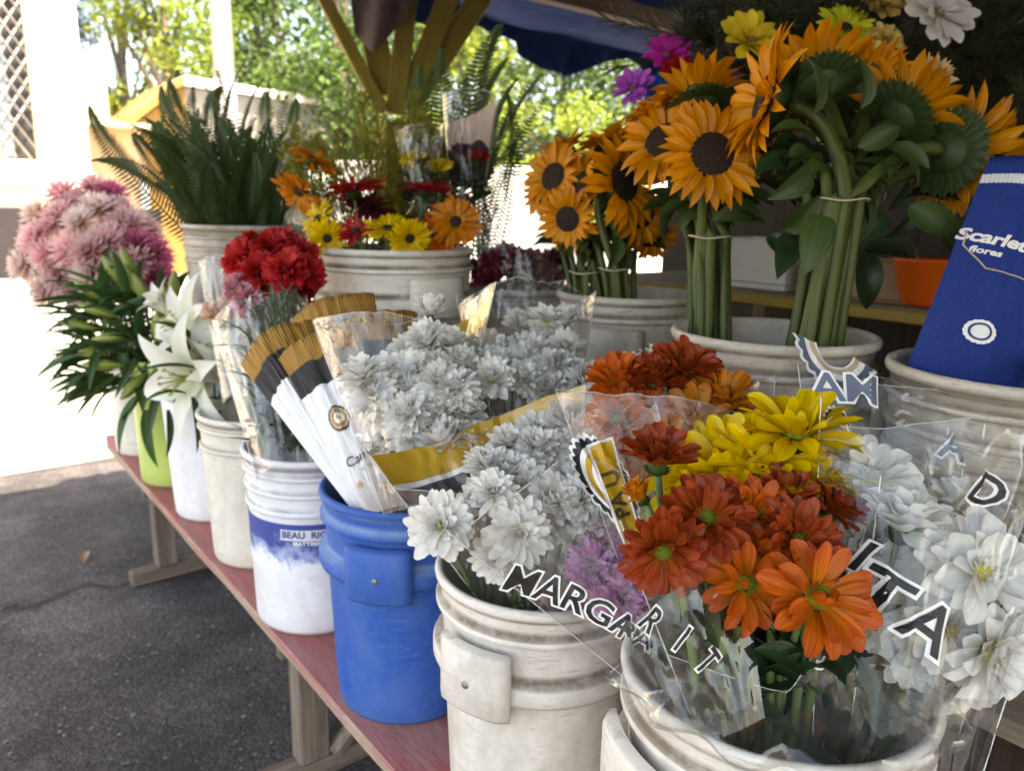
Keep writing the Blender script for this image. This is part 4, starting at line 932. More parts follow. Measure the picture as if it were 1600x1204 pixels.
# -- white chrysanthemums on the right, tightly wrapped
white4 = bouquet('chrysanthemum_bouquet', 'large white chrysanthemums in glossy cellophane on the right of the nearest bucket', bk_pt('near', .06, -.04, .16), [
    (1362, 752, .86, 'mumbig', 'white', 1.25, (.6, -.1, .7), .15, True), (1410, 825, .80, 'mumbig', 'white', 1.25, (.35, .1, .85), .35, True),
    (1525, 892, .765, 'mumbig', 'white', 1.42, (.92, .05, .3), -.02, True), (1545, 1015, .77, 'mumbig', 'white', 1.25, (.9, .15, -.1), .05, True),
    (1450, 905, .84, 'mumbig', 'white', 1.1, (.7, 0, .5), .1), (1480, 985, .80, 'mumbig', 'white', 1.2, (.85, 0, .25), .1, True), (1385, 905, .83, 'mumbig', 'white', 1.1, (.7, -.3, .4), .2),
    (1590, 945, .84, 'mumbig', 'white', 1.15, (.7, .5, .2), .1), (1600, 850, .84, 'mumbig', 'white', 1.15, (.5, .5, .5), .2), (1360, 850, .85, 'mumbig', 'white', 1.0, (.6, -.3, .6), .2),
    (1430, 1010, .83, 'mumbig', 'white', 1.1, (.8, -.2, .1), .1), (1350, 980, .85, 'mumbig', 'white', 1.0, (.7, -.3, .2), .2), (1490, 790, .90, 'mumbig', 'white', 1.0, (.3, .1, .9), .3), (1320, 720, .93, 'mumbig', 'white', 1.0, (.3, -.3, .9), .2),
    (1640, 1010, .84, 'mumbig', 'white', 1.1, (.7, .5, 0), .1), (1500, 1060, .82, 'mumbig', 'white', 1.0, (.8, .1, -.4), .1)],
    sr=.0035, leaves=1, seed=6, bend=.05)
sl = Sleeve(at(1400, 1185, .77), at(1482, 685, .83), .085, .142, .05, .10, 21, .012)
wr = wrap(white4, sl, lambda x: .98 + .05 * math.sin(3 * x + 1), lambda x: 1.0 + .04 * math.sin(4 * x), CLEAR2, 60, 70)
lettering(white4, wr, sl, 1, 'TA', -.42, .42, -.42, .062, None, True, 1.0, 1.15)
lettering(white4, wr, sl, 1, 'I', -.75, .545, -.5, .045)
lettering(white4, wr, sl, 1, 'D', -.05, .80, -.35, .040); lettering(white4, wr, sl, -1, 'ET', .45, .74, -.3, .045)
badge(white4, wr, sl, -1, -.72, .93, -.1, .034, 1.0, .4, 2.7)

# -- small yellow ones with a tall clear sleeve behind, printed with grey letters
by = bouquet('daisy_bouquet', 'small yellow daisies in a tall clear sleeve behind the white chrysanthemums', bk_pt('near', .08, .03, .16), [
    (1475, 752, .96, 'daisy', 'yellow', .8, (.5, 0, .8), .25), (1560, 795, .95, 'daisy', 'yellow', .8, (.5, .2, .8), .25), (1520, 775, .98, 'daisy', 'yellow', .8, (.5, 0, .8), .35), (1440, 770, .97, 'daisy', 'yellow', .7, (.5, -.2, .8), .3), (1600, 1000, .92, 'daisy', 'amber', .8, (.6, .5, .2), .2)], sr=.0025, seed=9, leaves=1)
sl = Sleeve(at(1405, 1130, .90), at(1440, 575, 1.0), .07, .165, .03, .05, 31, .008)
wr = wrap(by, sl, .90, lambda x: 1.0 + .05 * x, CLEAR)
lettering(by, wr, sl, 1, 'AM', -.70, .87, -.02, .052, slate, True, 1., .95); lettering(by, wr, sl, 1, 'AM', .28, .745, -.15, .050, slate, True)
badge(by, wr, sl, -1, -.62, 1.035, -.12, .056, 1.15, PI + .15, 2 * PI - .1, (wht, slate, wht, tan, wht)); badge(by, wr, sl, -1, .50, .965, -.32, .056, 1.25, PI + .3, 2 * PI - .2, (wht, slate, wht, tan, wht))

# -- orange and amber bouquet behind, in the second bucket
or1 = bouquet('daisy_bouquet', 'orange and amber daisies in hazy cellophane behind the yellow ones', bk_pt('second', .06, .0, .16), [
    (968, 600, 1.06, 'daisy', 'bright', 1.15, (.5, -.3, .75), .35), (1022, 600, 1.05, 'daisy', 'orange', 1.1, (.5, 0, .85), .45), (1068, 580, 1.05, 'daisy', 'orange', 1.2, (.5, .2, .8), .3),
    (1130, 632, 1.04, 'bigdaisy', 'amber', 1.15, (.45, .1, .8), .55), (1090, 660, 1.02, 'bigdaisy', 'amber', 1.15, (.7, -.1, .6), .35), (965, 655, 1.04, 'daisy', 'bright', 1.15, (.7, -.4, .4), .2),
    (1010, 655, 1.04, 'daisy', 'bright', 1.1, (.7, 0, .5), .3), (1160, 670, 1.06, 'bigdaisy', 'amber', 1.05, (.5, .5, .6), .3), (1040, 700, 1.0, 'bigdaisy', 'amber', 1.05, (.8, -.2, .4), .2), (985, 710, 1.02, 'daisy', 'bright', 1., (.8, -.3, .2), .2)], sr=.0035, leaves=2, seed=12, sep=True)
sl = Sleeve(at(1085, 990, .96), at(1040, 590, 1.03), .06, .150, .03, .085, 41, .010)
wr = wrap(or1, sl, lambda x: .86 - .10 * x, lambda x: .98, MILKY)
# white flowers peeping behind it
bouquet('chrysanthemum_bouquet', 'small white chrysanthemums peeping out behind the orange daisies', bk_pt('second', .08, .05, .16), [(1030, 572, 1.16, 'mum', 'white', 1.0, (.3, 0, .9), .2), (1120, 585, 1.17, 'mum', 'white', 1.0, (.3, .2, .9), .2), (985, 580, 1.17, 'mum', 'white', .9, (.3, -.2, .9), .2), (1075, 600, 1.17, 'mum', 'white', 1.0, (.4, .2, .9), .2)], seed=14, leaves=1)

# -- lilac pompons with the printed sleeve
pk = bouquet('chrysanthemum_bouquet', 'lilac pompon chrysanthemums in a printed sleeve over the white bucket', bk_pt('second', .05, -.07, .18), [
    (925, 890, .99, 'pom', 'lilac', 1.1, (.9, -.2, .3), 0), (970, 935, .965, 'pom', 'lilac', 1.15, (.95, -.1, .2), 0), (985, 872, 1.0, 'pom', 'lilac', 1.05, (.8, .2, .5), 0), (945, 845, 1.03, 'pom', 'lilac', 1.0, (.6, -.1, .8), 0), (1010, 960, .98, 'pom', 'lilac', .95, (.8, .3, .1), 0)], sr=.003, leaves=2, seed=15)
sl = Sleeve(at(1075, 1065, .90), at(868, 735, .98), .045, .155, .03, .07, 51, .009)
wr = wrap(pk, sl, lambda x: .98, lambda x: 1.02, CLEAR, 54, 60)
lettering(pk, wr, sl, 1, 'MARGA', -.66, .50, -1.12, .046, None, True, .95, .98)
lettering(pk, wr, sl, 1, 'RA', -.35, .26, -1.1, .030)
badge(pk, wr, sl, 1, .30, .82, .15, .060, .45)
for k, (w_, m_, o_) in enumerate(((.030, wht, .0054), (.024, yel, .0064))):
    sub(pk, wr, sl.decal(1, .33, .76, 1.45, *strip2(.125 if k == 0 else .118, w_), o_), m_, 'printed_ribbon')
v2, f = text2d('PA U', .026, .0008); sub(pk, wr, sl.decal(1, .33, .76, 1.45, v2, f, .0076), blk, 'lettering')

# -- white chrysanthemums over the second bucket
def mass(spec, seed, sp, mat, s, n=(.6, 0, .7)):
    """fill a stand of heads: rows of (px0, px1, py, depth, count)"""
    r = random.Random(seed); out = []
    for (x0, x1, y, d, k) in spec:
        for i in range(k):
            out.append((x0 + (x1 - x0) * (i + .5 + r.uniform(-.3, .3)) / k, y + r.uniform(-12, 12), d + r.uniform(-.02, .02), sp, mat, s * r.uniform(.85, 1.12), (n[0] + r.uniform(-.2, .3), n[1] + r.uniform(-.45, .45), n[2] + r.uniform(-.3, .2)), r.choice((0, .15, .25, .4))))
    return out
w3 = bouquet('chrysanthemum_bouquet', 'white chrysanthemums with a mustard printed band leaning out of the white lug bucket', bk_pt('second', -.05, .0, .16),
    [(690, 822, 1.0, 'mum', 'white', 1.18, (.95, -.15, .25), .0, True), (812, 832, 1.0, 'mum', 'white', 1.15, (.92, .0, .2), .0, True), (775, 868, 1.02, 'mum', 'white', .9, (.9, -.1, -.2), .1)] +
    mass([(820, 920, 668, 1.14, 3), (780, 930, 705, 1.10, 4), (745, 900, 735, 1.08, 4), (735, 930, 772, 1.05, 4), (840, 940, 805, 1.05, 3), (720, 790, 775, 1.03, 2)], 17, 'mum', 'white', 1.0), sr=.003, leaves=1, seed=18)
sl = Sleeve(at(835, 965, 1.07), at(752, 650, 1.12), .05, .178, .045, .075, 61, .008)
wr = wrap(w3, sl, lambda x: .64 + .14 * abs(x) + .05 * math.sin(3 * x), 1.02, CLEAR, 54, 60)
bl_ = lambda x: .83 + .02 * x + .03 * math.sin(2.6 * x + .4)
sub(w3, wr, band(sl, -1, -.99, .9, lambda x: bl_(x) + .0, lambda x: bl_(x) + .165, .002), yel, 'printed_band')
sub(w3, wr, band(sl, -1, -.99, .9, lambda x: bl_(x) - .03, lambda x: bl_(x) - .002, .002), wht, 'printed_band')
sub(w3, wr, band(sl, -1, -.99, .9, lambda x: bl_(x) - .11, lambda x: bl_(x) - .032, .002), ink('charcoal_ink', (.05, .05, .055)), 'printed_band')
# crumpled printed strip along the front seam
def seam(u, t): p = sl.pt(1, -.55 + .95 * u, .47 - .42 * u + .05 * (t - .5), .006); return p
sub(w3, wr, grid(seam, 24, 2), ink('faded_brown_ink', (.20, .13, .08)), 'printed_band')

# -- two bouquets behind: over the blue bucket
w1 = bouquet('chrysanthemum_bouquet', 'white chrysanthemums in a clear sleeve between the paper sleeves and the mustard band', bk_pt('blue', .05, -.02, .16),
    [(672, 490, 1.32, 'mum', 'white', 1.0, (.25, 0, .95), .4), (568, 588, 1.22, 'mum', 'white', 1.05, (.4, -.2, .9), .35)] +
    mass([(610, 720, 540, 1.30, 3), (590, 730, 575, 1.27, 4), (575, 735, 610, 1.24, 5), (595, 740, 650, 1.22, 5), (625, 745, 685, 1.20, 4)], 23, 'mum', 'white', 1.05), sr=.003, leaves=1, seed=24)
sl = Sleeve(at(645, 800, 1.20), at(628, 490, 1.29), .045, .150, .04, .085, 71, .010)
wr = wrap(w1, sl, lambda x: .90 - .10 * x, lambda x: 1.06 + .06 * x, CLEAR)
sub(w1, wr, band(sl, -1, .45, .97, lambda x: .80 + .1 * x, lambda x: .93 + .1 * x, .002), yel, 'printed_band')
w2 = bouquet('chrysanthemum_bouquet', 'white chrysanthemums in a tall clear sleeve in front of the rose tub', bk_pt('second', .04, .12, .2),
    mass([(790, 900, 505, 1.42, 3), (750, 900, 545, 1.36, 5), (745, 905, 575, 1.32, 5), (760, 920, 605, 1.28, 5)], 27, 'mum', 'white', 1.05), sr=.003, leaves=1, seed=28)
sl = Sleeve(at(830, 790, 1.2), at(822, 470, 1.40), .045, .125, .03, .075, 81, .010)
wr = wrap(w2, sl, .98, 1.05, CLEAR)
sub(w2, wr, band(sl, -1, -.97, .3, lambda x: .66, lambda x: .74, .002), blk, 'printed_band')

# ================================================================== PAPER SLEEVES
def paper_mat(name, stops, rough=.7):
    m, nt, out = _new(name); uv = N(nt, 'ShaderNodeUVMap'); sp = N(nt, 'ShaderNodeSeparateXYZ'); L(nt, uv.outputs[0], sp.inputs[0])
    r = ramp(nt, stops); r.color_ramp.interpolation = 'CONSTANT'; L(nt, sp.outputs[1], r.inputs[0])
    tc = N(nt, 'ShaderNodeTexCoord'); nz = N(nt, 'ShaderNodeTexNoise', i_Scale=40, i_Detail=5); L(nt, tc.outputs['Object'], nz.inputs['Vector'])
    mr = N(nt, 'ShaderNodeMapRange'); mr.inputs[3].default_value = .88; mr.inputs[4].default_value = 1.08; L(nt, nz.outputs[0], mr.inputs[0])
    hs = N(nt, 'ShaderNodeHueSaturation'); L(nt, r.outputs[0], hs.inputs['Color']); L(nt, mr.outputs[0], hs.inputs['Value'])
    p = N(nt, 'ShaderNodeBsdfPrincipled', i_Roughness=rough); L(nt, hs.outputs[0], p.inputs['Base Color']); L(nt, p.outputs[0], out.inputs[0]); return m
BRN = (.33, .17, .030); brown_p = paper_mat('brown_black_white_paper', [(0, (.74, .74, .76)), (.725, (.022, .021, .024)), (.875, BRN)])
inner_p = surf('brown_paper_inside', (.22, .115, .03), (.15, .08, .025), rough=.9, scale=50)
blue_p = paper_mat('blue_white_paper', [(0, (.006, .034, .21)), (.868, (.68, .68, .70)), (.912, (.006, .034, .21))])
def paper_sleeve(label, sl, mat, inner, ribs=46, name='paper_sleeve', back=True, zig=.0):
    t = thing(name, label, 'paper sleeve', sl.P0); o = sl.P0
    def fn(side):
        def g(u, v):
            x = -1 + 2 * u; p = sl.pt(side, x, v * (1 + zig * abs(x))); return p + sl.B * (side * .0011 * math.sin(x * ribs * PI))
        return g
    b = MB()
    b.add(grid(fn(1), ribs * 6, 28), Tr(-o)); gb = fn(-1); b.add(grid(lambda u, v: gb(1 - u, v), ribs * 6, 28), Tr(-o))
    sh = obj('paper', b.mesh('paper', [mat, inner]), t)
    md = sh.modifiers.new('thickness', 'SOLIDIFY'); md.thickness = .0012; md.offset = -1; md.material_offset = 1
    return t, sh
sA = Sleeve(at(606, 800, 1.30), at(530, 530, 1.40), .036, .118, .03, .060, 4, .009, fold=1)
tA, shA = paper_sleeve('white paper sleeve with a round emblem and brown and black top bands', sA, brown_p, inner_p)
for k, (ra, rb, te, am, m) in enumerate(((0, .0185, 9, .0016, blk), (0, .0165, 0, 0, tan), (.0085, .0125, 0, 0, gold), (0, .0085, 0, 0, wht))):
    v2, f = scallop(ra, rb, 0, 2 * PI, te, am); sub(tA, shA, sA.decal(1, -.38, .52, -.1, [(x * .95, y * 1.15) for x, y in v2], f, .0026 + .0004 * k), m, 'emblem')
v2, f = text2d('50', .0085, .0002); sub(tA, shA, sA.decal(1, -.38, .52, -.1, v2, f, .0046), gold, 'lettering')
v2, f = text2d('Camila C', .024, .0001); sub(tA, shA, sA.decal(1, .05, .30, .12, [(x + .25 * y, y) for x, y in v2], f, .0028), blk, 'lettering')
v2, f = text2d('FLORERIA', .010, .0001); sub(tA, shA, sA.decal(1, .05, .235, .12, v2, f, .0028), tan, 'lettering')
def daisyprint(x0, v0, R):
    for k in range(9):
        v2, f = scallop(0, R * .32, 0, 2 * PI, n=14); a = 2 * PI * k / 9
        sub(tA, shA, sA.decal(1, x0, v0, 0, [(x + R * .62 * math.cos(a), y + R * .62 * math.sin(a)) for x, y in v2], f, .0028 + .0002 * (k % 3)), tan, 'flower_print')
    v2, f = scallop(0, R * .34, 0, 2 * PI, n=14); sub(tA, shA, sA.decal(1, x0, v0, 0, v2, f, .0038), gold, 'flower_print')
daisyprint(.30, .10, .009); daisyprint(.42, .41, .008); daisyprint(-.55, .16, .007)
sB = Sleeve(at(580, 790, 1.33), at(434, 536, 1.46), .030, .080, .025, .050, 9, .008)
paper_sleeve('white paper sleeve with brown and black top bands standing left of the emblem sleeve', sB, brown_p, inner_p, 30)
sC = Sleeve(at(610, 790, 1.37), at(520, 480, 1.51), .035, .085, .025, .045, 15, .008)
paper_sleeve('rear brown-topped paper sleeve in the blue bucket', sC, brown_p, inner_p, 34)
sD = Sleeve(at(640, 800, 1.37), at(590, 502, 1.48), .03, .078, .02, .05, 17, .008)
paper_sleeve('brown-topped paper sleeve tucked behind the clear sleeve of white flowers', sD, brown_p, inner_p, 30)

# blue sleeves with white script
sE = Sleeve(at(1488, 640, 1.05), at(1662, 312, 1.12), .078, .122, .05, .075, 6, .003)
tE, shE = paper_sleeve('royal blue ribbed paper sleeve with white stripe and white script', sE, blue_p, surf('blue_paper_inside', (.008, .03, .15), rough=.9, scale=40), 60)
v2, f = text2d('Scarlet', .026, .0009, .97); sub(tE, shE, sE.decal(1, -.70, .62, -.12, v2, f, .0026), wht, 'lettering')
v2, f = text2d('flores', .014, .0005); sub(tE, shE, sE.decal(1, -.72, .565, -.12, v2, f, .0026), wht, 'lettering')
v2, f = text2d('lot', .030, .0003); sub(tE, shE, [(q if False else q) for q in (sE.decal(-1, -.25, .975, 0, v2, f, .0030),)][0], wht, 'lettering')
def hexline(pts, w):
    v, f = [], []
    for (x0, y0), (x1, y1) in zip(pts[:-1], pts[1:]):
        n = max(1, int(math.hypot(x1 - x0, y1 - y0) / .006))
        for i in range(n):
            a = i / n; c = (i + 1) / n; dx, dy = x1 - x0, y1 - y0; l = math.hypot(dx, dy); nx, ny = -dy / l * w, dx / l * w; k = len(v)
            v += [(x0 + dx * a + nx, y0 + dy * a + ny), (x0 + dx * a - nx, y0 + dy * a - ny), (x0 + dx * c - nx, y0 + dy * c - ny), (x0 + dx * c + nx, y0 + dy * c + ny)]; f.append((k, k + 1, k + 2, k + 3))
    return v, f
sub(tE, shE, sE.decal(1, 0, .5, 0, *hexline([(-.096, .055), (-.094, .030), (-.066, -.002), (.09, -.012)], .0010), .0026), tan, 'printed_line')
v2, f = scallop(0, .017, 0, 2 * PI, 8, .001); sub(tE, shE, sE.decal(1, -.42, .245, 0, v2, f, .0026), wht, 'emblem')
v2, f = scallop(.010, .013, 0, 2 * PI); sub(tE, shE, sE.decal(1, -.42, .245, 0, v2, f, .0032), navy, 'emblem')
v2, f = scallop(.016, .019, 0, 2 * PI); sub(tE, shE, sE.decal(1, .42, .60, 0, v2, f, .0028), wht, 'emblem')
sF = Sleeve(at(1600, 690, 1.02), at(1720, 420, 1.08), .06, .10, .04, .06, 8, .003)
paper_sleeve('second blue ribbed paper sleeve leaning at the picture edge', sF, blue_p, MATS['blue_paper_inside'], 50)
# ================================================================== LEFT END OF THE BENCH
# -- red carnations
ca = thing('carnation_bouquet', 'red carnations in a clear sleeve rising from the bucket with the worn label', 'bouquet', bk_pt('label', 0, 0, .1))
def carn_mesh(mat, k):
    key = ('carn', mat.name, k)
    if key not in _cache:
        r = random.Random(k * 5 + 2); b = MB()
        for i in range(64):
            el = r.uniform(.1, 1.5); a = r.uniform(0, 6.28)
            b.add(petal(.034 * r.uniform(.8, 1.1), .026 * r.uniform(.7, 1.1), 'fan', el, el - r.uniform(.2, .9), r.uniform(-.3, .5), 5, 8, r.uniform(-.5, .5), r, .0050), Rz(a) @ Tr((.003, 0, r.uniform(0, .006))))
        _cache[key] = b.mesh('petals', mat)
    return _cache[key]
def calyx(key='calyx'):
    if key not in _cache:
        b = MB(); b.add(lathe([(.003, -.026), (.007, -.022), (.0085, -.008), (.011, .004), (.004, .004)], 10)); _cache[key] = b.mesh('calyx', G_LEAF)
    return _cache[key]
def carnation(root, px, py, d, s, n, mat='carn', base=None, rnd=RNG):
    p = at(px, py, d); o = obj('flower', calyx(), root, rel(root, aim(p, nrm(*n), rnd.uniform(0, 6.28), s))); c = obj('petals', carn_mesh(PM[mat], rnd.randrange(4)), o); c['kind'] = 'stuff'
    stem(root, p - nrm(*n) * .02, nrm(*n), base if base is not None else root.location + Vector((rnd.uniform(-.04, .04), rnd.uniform(-.04, .04), 0)), .0026)
r = random.Random(31)
for px, py, d, s, n in ((385, 412, 1.72, 1.3, (.6, -.4, .6)), (430, 398, 1.72, 1.3, (.5, 0, .8)), (468, 405, 1.74, 1.3, (.5, .3, .8)), (410, 428, 1.68, 1.25, (.8, -.1, .5)), (450, 425, 1.66, 1.35, (.85, .1, .4)), (478, 430, 1.7, 1.2, (.7, .5, .4)), (440, 385, 1.78, 1.2, (.3, 0, .9)), (400, 392, 1.78, 1.2, (.3, -.3, .9)), (415, 440, 1.72, 1.1, (.8, -.2, .2))):
    carnation(ca, px, py, d, s, n, rnd=r)
for px, py, d in ((470, 455, 1.74), (475, 490, 1.76), (480, 520, 1.78)): carnation(ca, px, py, d, 1.0, (.6, .5, .4), 'carn', rnd=r)
for px, py, d in ((378, 452, 1.7), (392, 470, 1.68)): carnation(ca, px, py, d, 1.0, (.7, -.4, .3), 'pinkc', rnd=r)
for k in range(130):
    q = at(r.uniform(395, 475), r.uniform(480, 700), r.uniform(1.56, 1.72)); leaf(ca, 'thin', q, (r.uniform(-1, 1), r.uniform(-1, 1), r.uniform(.2, 1.6)), s=r.uniform(.7, 1.3), mat=petal_mat('grey_green_leaf', (.10, .15, .09), (.11, .17, .10), (.13, .19, .12), trans=.2), rnd=r)
for k in range(26):
    q = at(r.uniform(400, 500), r.uniform(640, 712), r.uniform(1.5, 1.7)); leaf(ca, 'lobe', q, (r.uniform(-1, 1), r.uniform(-1, 1), r.uniform(.0, 1.)), s=r.uniform(.8, 1.4), mat=G_DARK, rnd=r)
sl = Sleeve(at(455, 735, 1.55), at(405, 480, 1.66), .07, .105, .06, .07, 91, .010)
wrap(ca, sl, .98, 1.0, CLEAR)

# -- peach rose wrapped in cellophane, between lilies and carnations
pr2 = thing('wrapped_rose', 'single peach rose in a narrow cellophane cone between lilies and carnations', 'flower', bk_pt('off', .02, -.06, .15))
def rose_mesh(mat, k):
    key = ('rose', mat.name, k)
    if key not in _cache:
        r = random.Random(k + 3); b = MB()
        for i in range(17):
            t = i / 16; a = i * 2.4; b.add(petal(.040 * (.75 + .3 * t), .036 * (.6 + .6 * t), 'round', 1.5 - .25 * t, 1.35 - 1.1 * t + r.uniform(-.2, .2), -.9 + .3 * t, 6, 5, r.uniform(-.2, .2)), Rz(a) @ Tr((.002 + .010 * t, 0, -.004 * t)) @ Matrix.Rotation(0, 4, 'X'))
        _cache[key] = b.mesh('petals', mat)
    return _cache[key]
def rose(root, p, n, s, mat, rnd=RNG, base=None):
    o = obj('flower', calyx(), root, rel(root, aim(p, n, rnd.uniform(0, 6.28), s))); c = obj('petals', rose_mesh(PM[mat], rnd.randrange(3)), o); c['kind'] = 'stuff'
    if base is not None: stem(root, Vector(p) - Vector(n) * .015, n, base, .003)
rose(pr2, at(348, 496, 1.86), nrm(.6, -.1, .7), 1.25, 'peach', r, pr2.location)
sl = Sleeve(at(368, 620, 1.84), at(342, 405, 1.88), .03, .05, .02, .03, 95, .008); wrap(pr2, sl, 1., 1.05, MILKY, 24, 30)

# -- white lilies
def lily_parts(root, p, n, s, rnd, closed=0., rb=.0):
    o = obj('flower', calyx('lcal'), root, rel(root, aim(p, n, rnd.uniform(0, 1), s)))
    for i in range(6):
        key = ('lily', i % 2, rnd.randrange(3))
        if key not in _cache:
            b = MB(); rr = random.Random(key[2] + 5 * key[1]); b.add(petal(.150, .066 if key[1] else .052, 'lance', 1.2, -.35 + rr.uniform(-.5, .2), .30, 12, 5, rr.uniform(-.2, .2))); _cache[key] = b.mesh('petal', PM['lily'])
        obj('petal', _cache[key], o, Rz(i * PI / 3 + rnd.uniform(-.1, .1)) @ Tr((.004, 0, 0)) @ Ry(-closed + rnd.uniform(-.1, .1)))
    if 'stam' not in _cache:
        b = MB()
        for i in range(6):
            a = i * PI / 3 + .4; q = Vector((math.cos(a) * .022, math.sin(a) * .022, .085)); b.add(tube(bez((0, 0, .01), (0, 0, .06), q, 5), .0012, 5)); b.add(tube([q - Vector((.006, 0, 0)), q + Vector((.006, 0, .001))], .0024, 5))
        b.add(tube([(0, 0, .01), (0, 0, .10)], .0018, 5)); b.add(dome(.004, .004, 8, 3, .10)); _cache['stam'] = b.mesh('stamen', petal_mat('stamen_green', (.30, .38, .08), (.40, .42, .10), (.45, .36, .08), trans=.1))
    obj('stamen', _cache['stam'], o); return o
def bud_mesh():
    if 'bud' not in _cache:
        b = MB(); g = grid(lambda u, v: ((.0015 + .0155 * math.sin(PI * v ** 1.1) ** .8 * (1 + .10 * math.cos(u * 6 * PI))) * math.cos(2 * PI * u), (.0015 + .0155 * math.sin(PI * v ** 1.1) ** .8 * (1 + .10 * math.cos(u * 6 * PI))) * math.sin(2 * PI * u), .115 * v), 18, 12, True)
        b.add(g); _cache['bud'] = b.mesh('bud', petal_mat('lily_bud_green', (.19, .26, .05), (.27, .34, .07), (.34, .38, .12), .2, .15, .4, .15))
    return _cache['bud']
li = thing('lily_bunch', 'open white lilies hanging over the white buckets', 'lily', bk_pt('cone', .02, .0, .1)); r = random.Random(41)
for px, py, d, s, n, c in ((292, 512, 2.14, 1.05, (.7, -.6, .25), .05), (322, 560, 2.08, .95, (.85, .1, .35), .0), (300, 588, 2.02, 1.2, (.8, -.5, -.2), -.05), (352, 585, 2.06, .9, (.6, .4, .3), .3), (262, 478, 2.25, .8, (.4, -.6, .6), .7)):
    p = at(px, py, d); n = nrm(*n); p = p - n * .05; lily_parts(li, p, n, s * 1.2, r, c); stem(li, p, n, li.location + Vector((r.uniform(-.03, .03), r.uniform(-.03, .03), 0)), .004)
for k in range(34):
    leaf(li, 'lance', at(r.uniform(270, 385), r.uniform(545, 650), r.uniform(2.0, 2.2)), (r.uniform(-1, 1), r.uniform(-1, 1), r.uniform(-.2, 1)), s=r.uniform(.6, 1.1), mat=G_LEAF, rnd=r)
leaf(li, 'lance', at(300, 620, 2.0), nrm(0, .05, -1), s=1.0, mat=G_DARK, rnd=r); leaf(li, 'lance', at(262, 640, 2.1), nrm(0, .1, -1), s=.9, mat=G_DARK, rnd=r)
# -- lilies in bud
lb2 = thing('lily_bunch', 'lilies in green bud with long pointed leaves leaning over the street', 'lily', bk_pt('green', 0, 0, .1)); r = random.Random(43)
lilyleaf = petal_mat('lily_leaf', (.045, .10, .025), (.035, .085, .022), (.045, .10, .03), .2, .25, .38, .25)
C0 = at(205, 520, 2.5)
for k in range(150):
    t = r.random(); a = r.uniform(-1, 1); px = 205 + a * 60; py = 460 + 150 * t
    d = nrm(r.uniform(-.2, .9), r.uniform(-1.5, .35) , r.uniform(-.45, .75) - .3 * t); q = at(px, py, r.uniform(2.38, 2.62))
    leaf(lb2, 'lance', q, d, s=r.uniform(.9, 1.45), mat=lilyleaf if r.random() < .8 else G_LEAF, rnd=r)
for px, py, rt, up in ((130, 445, -.8, .6), (165, 425, -.5, .8), (150, 470, -.9, .3), (185, 440, -.3, .9), (120, 490, -1, .2), (170, 500, -.8, -.1), (140, 525, -1, -.05), (205, 460, -.3, .8), (225, 480, .1, .8), (215, 520, .1, .7), (180, 410, -.4, 1), (160, 545, -1, .0), (235, 455, .2, .9), (195, 555, -.3, -.5), (215, 500, .2, .9)):
    p = at(px + 35, py + 25, 2.42); obj('bud', bud_mesh(), lb2, rel(lb2, aim(p, nrm(.35, rt, up), r.uniform(0, 3), r.uniform(.9, 1.15))))
for k in range(10):
    p = at(r.uniform(165, 250), r.uniform(440, 540), 2.5); stem(lb2, p, nrm(.2, -.4, .8), lb2.location + Vector((r.uniform(-.05, .05), r.uniform(-.05, .05), 0)), .0045)
for px, py, dr, du in ((212, 620, -.35, -1), (228, 640, .02, -1), (185, 600, -.5, -.9)): leaf(lb2, 'lance', at(px, py, 2.36), nrm(.1, dr, du), s=1.25, mat=lilyleaf, rnd=r)

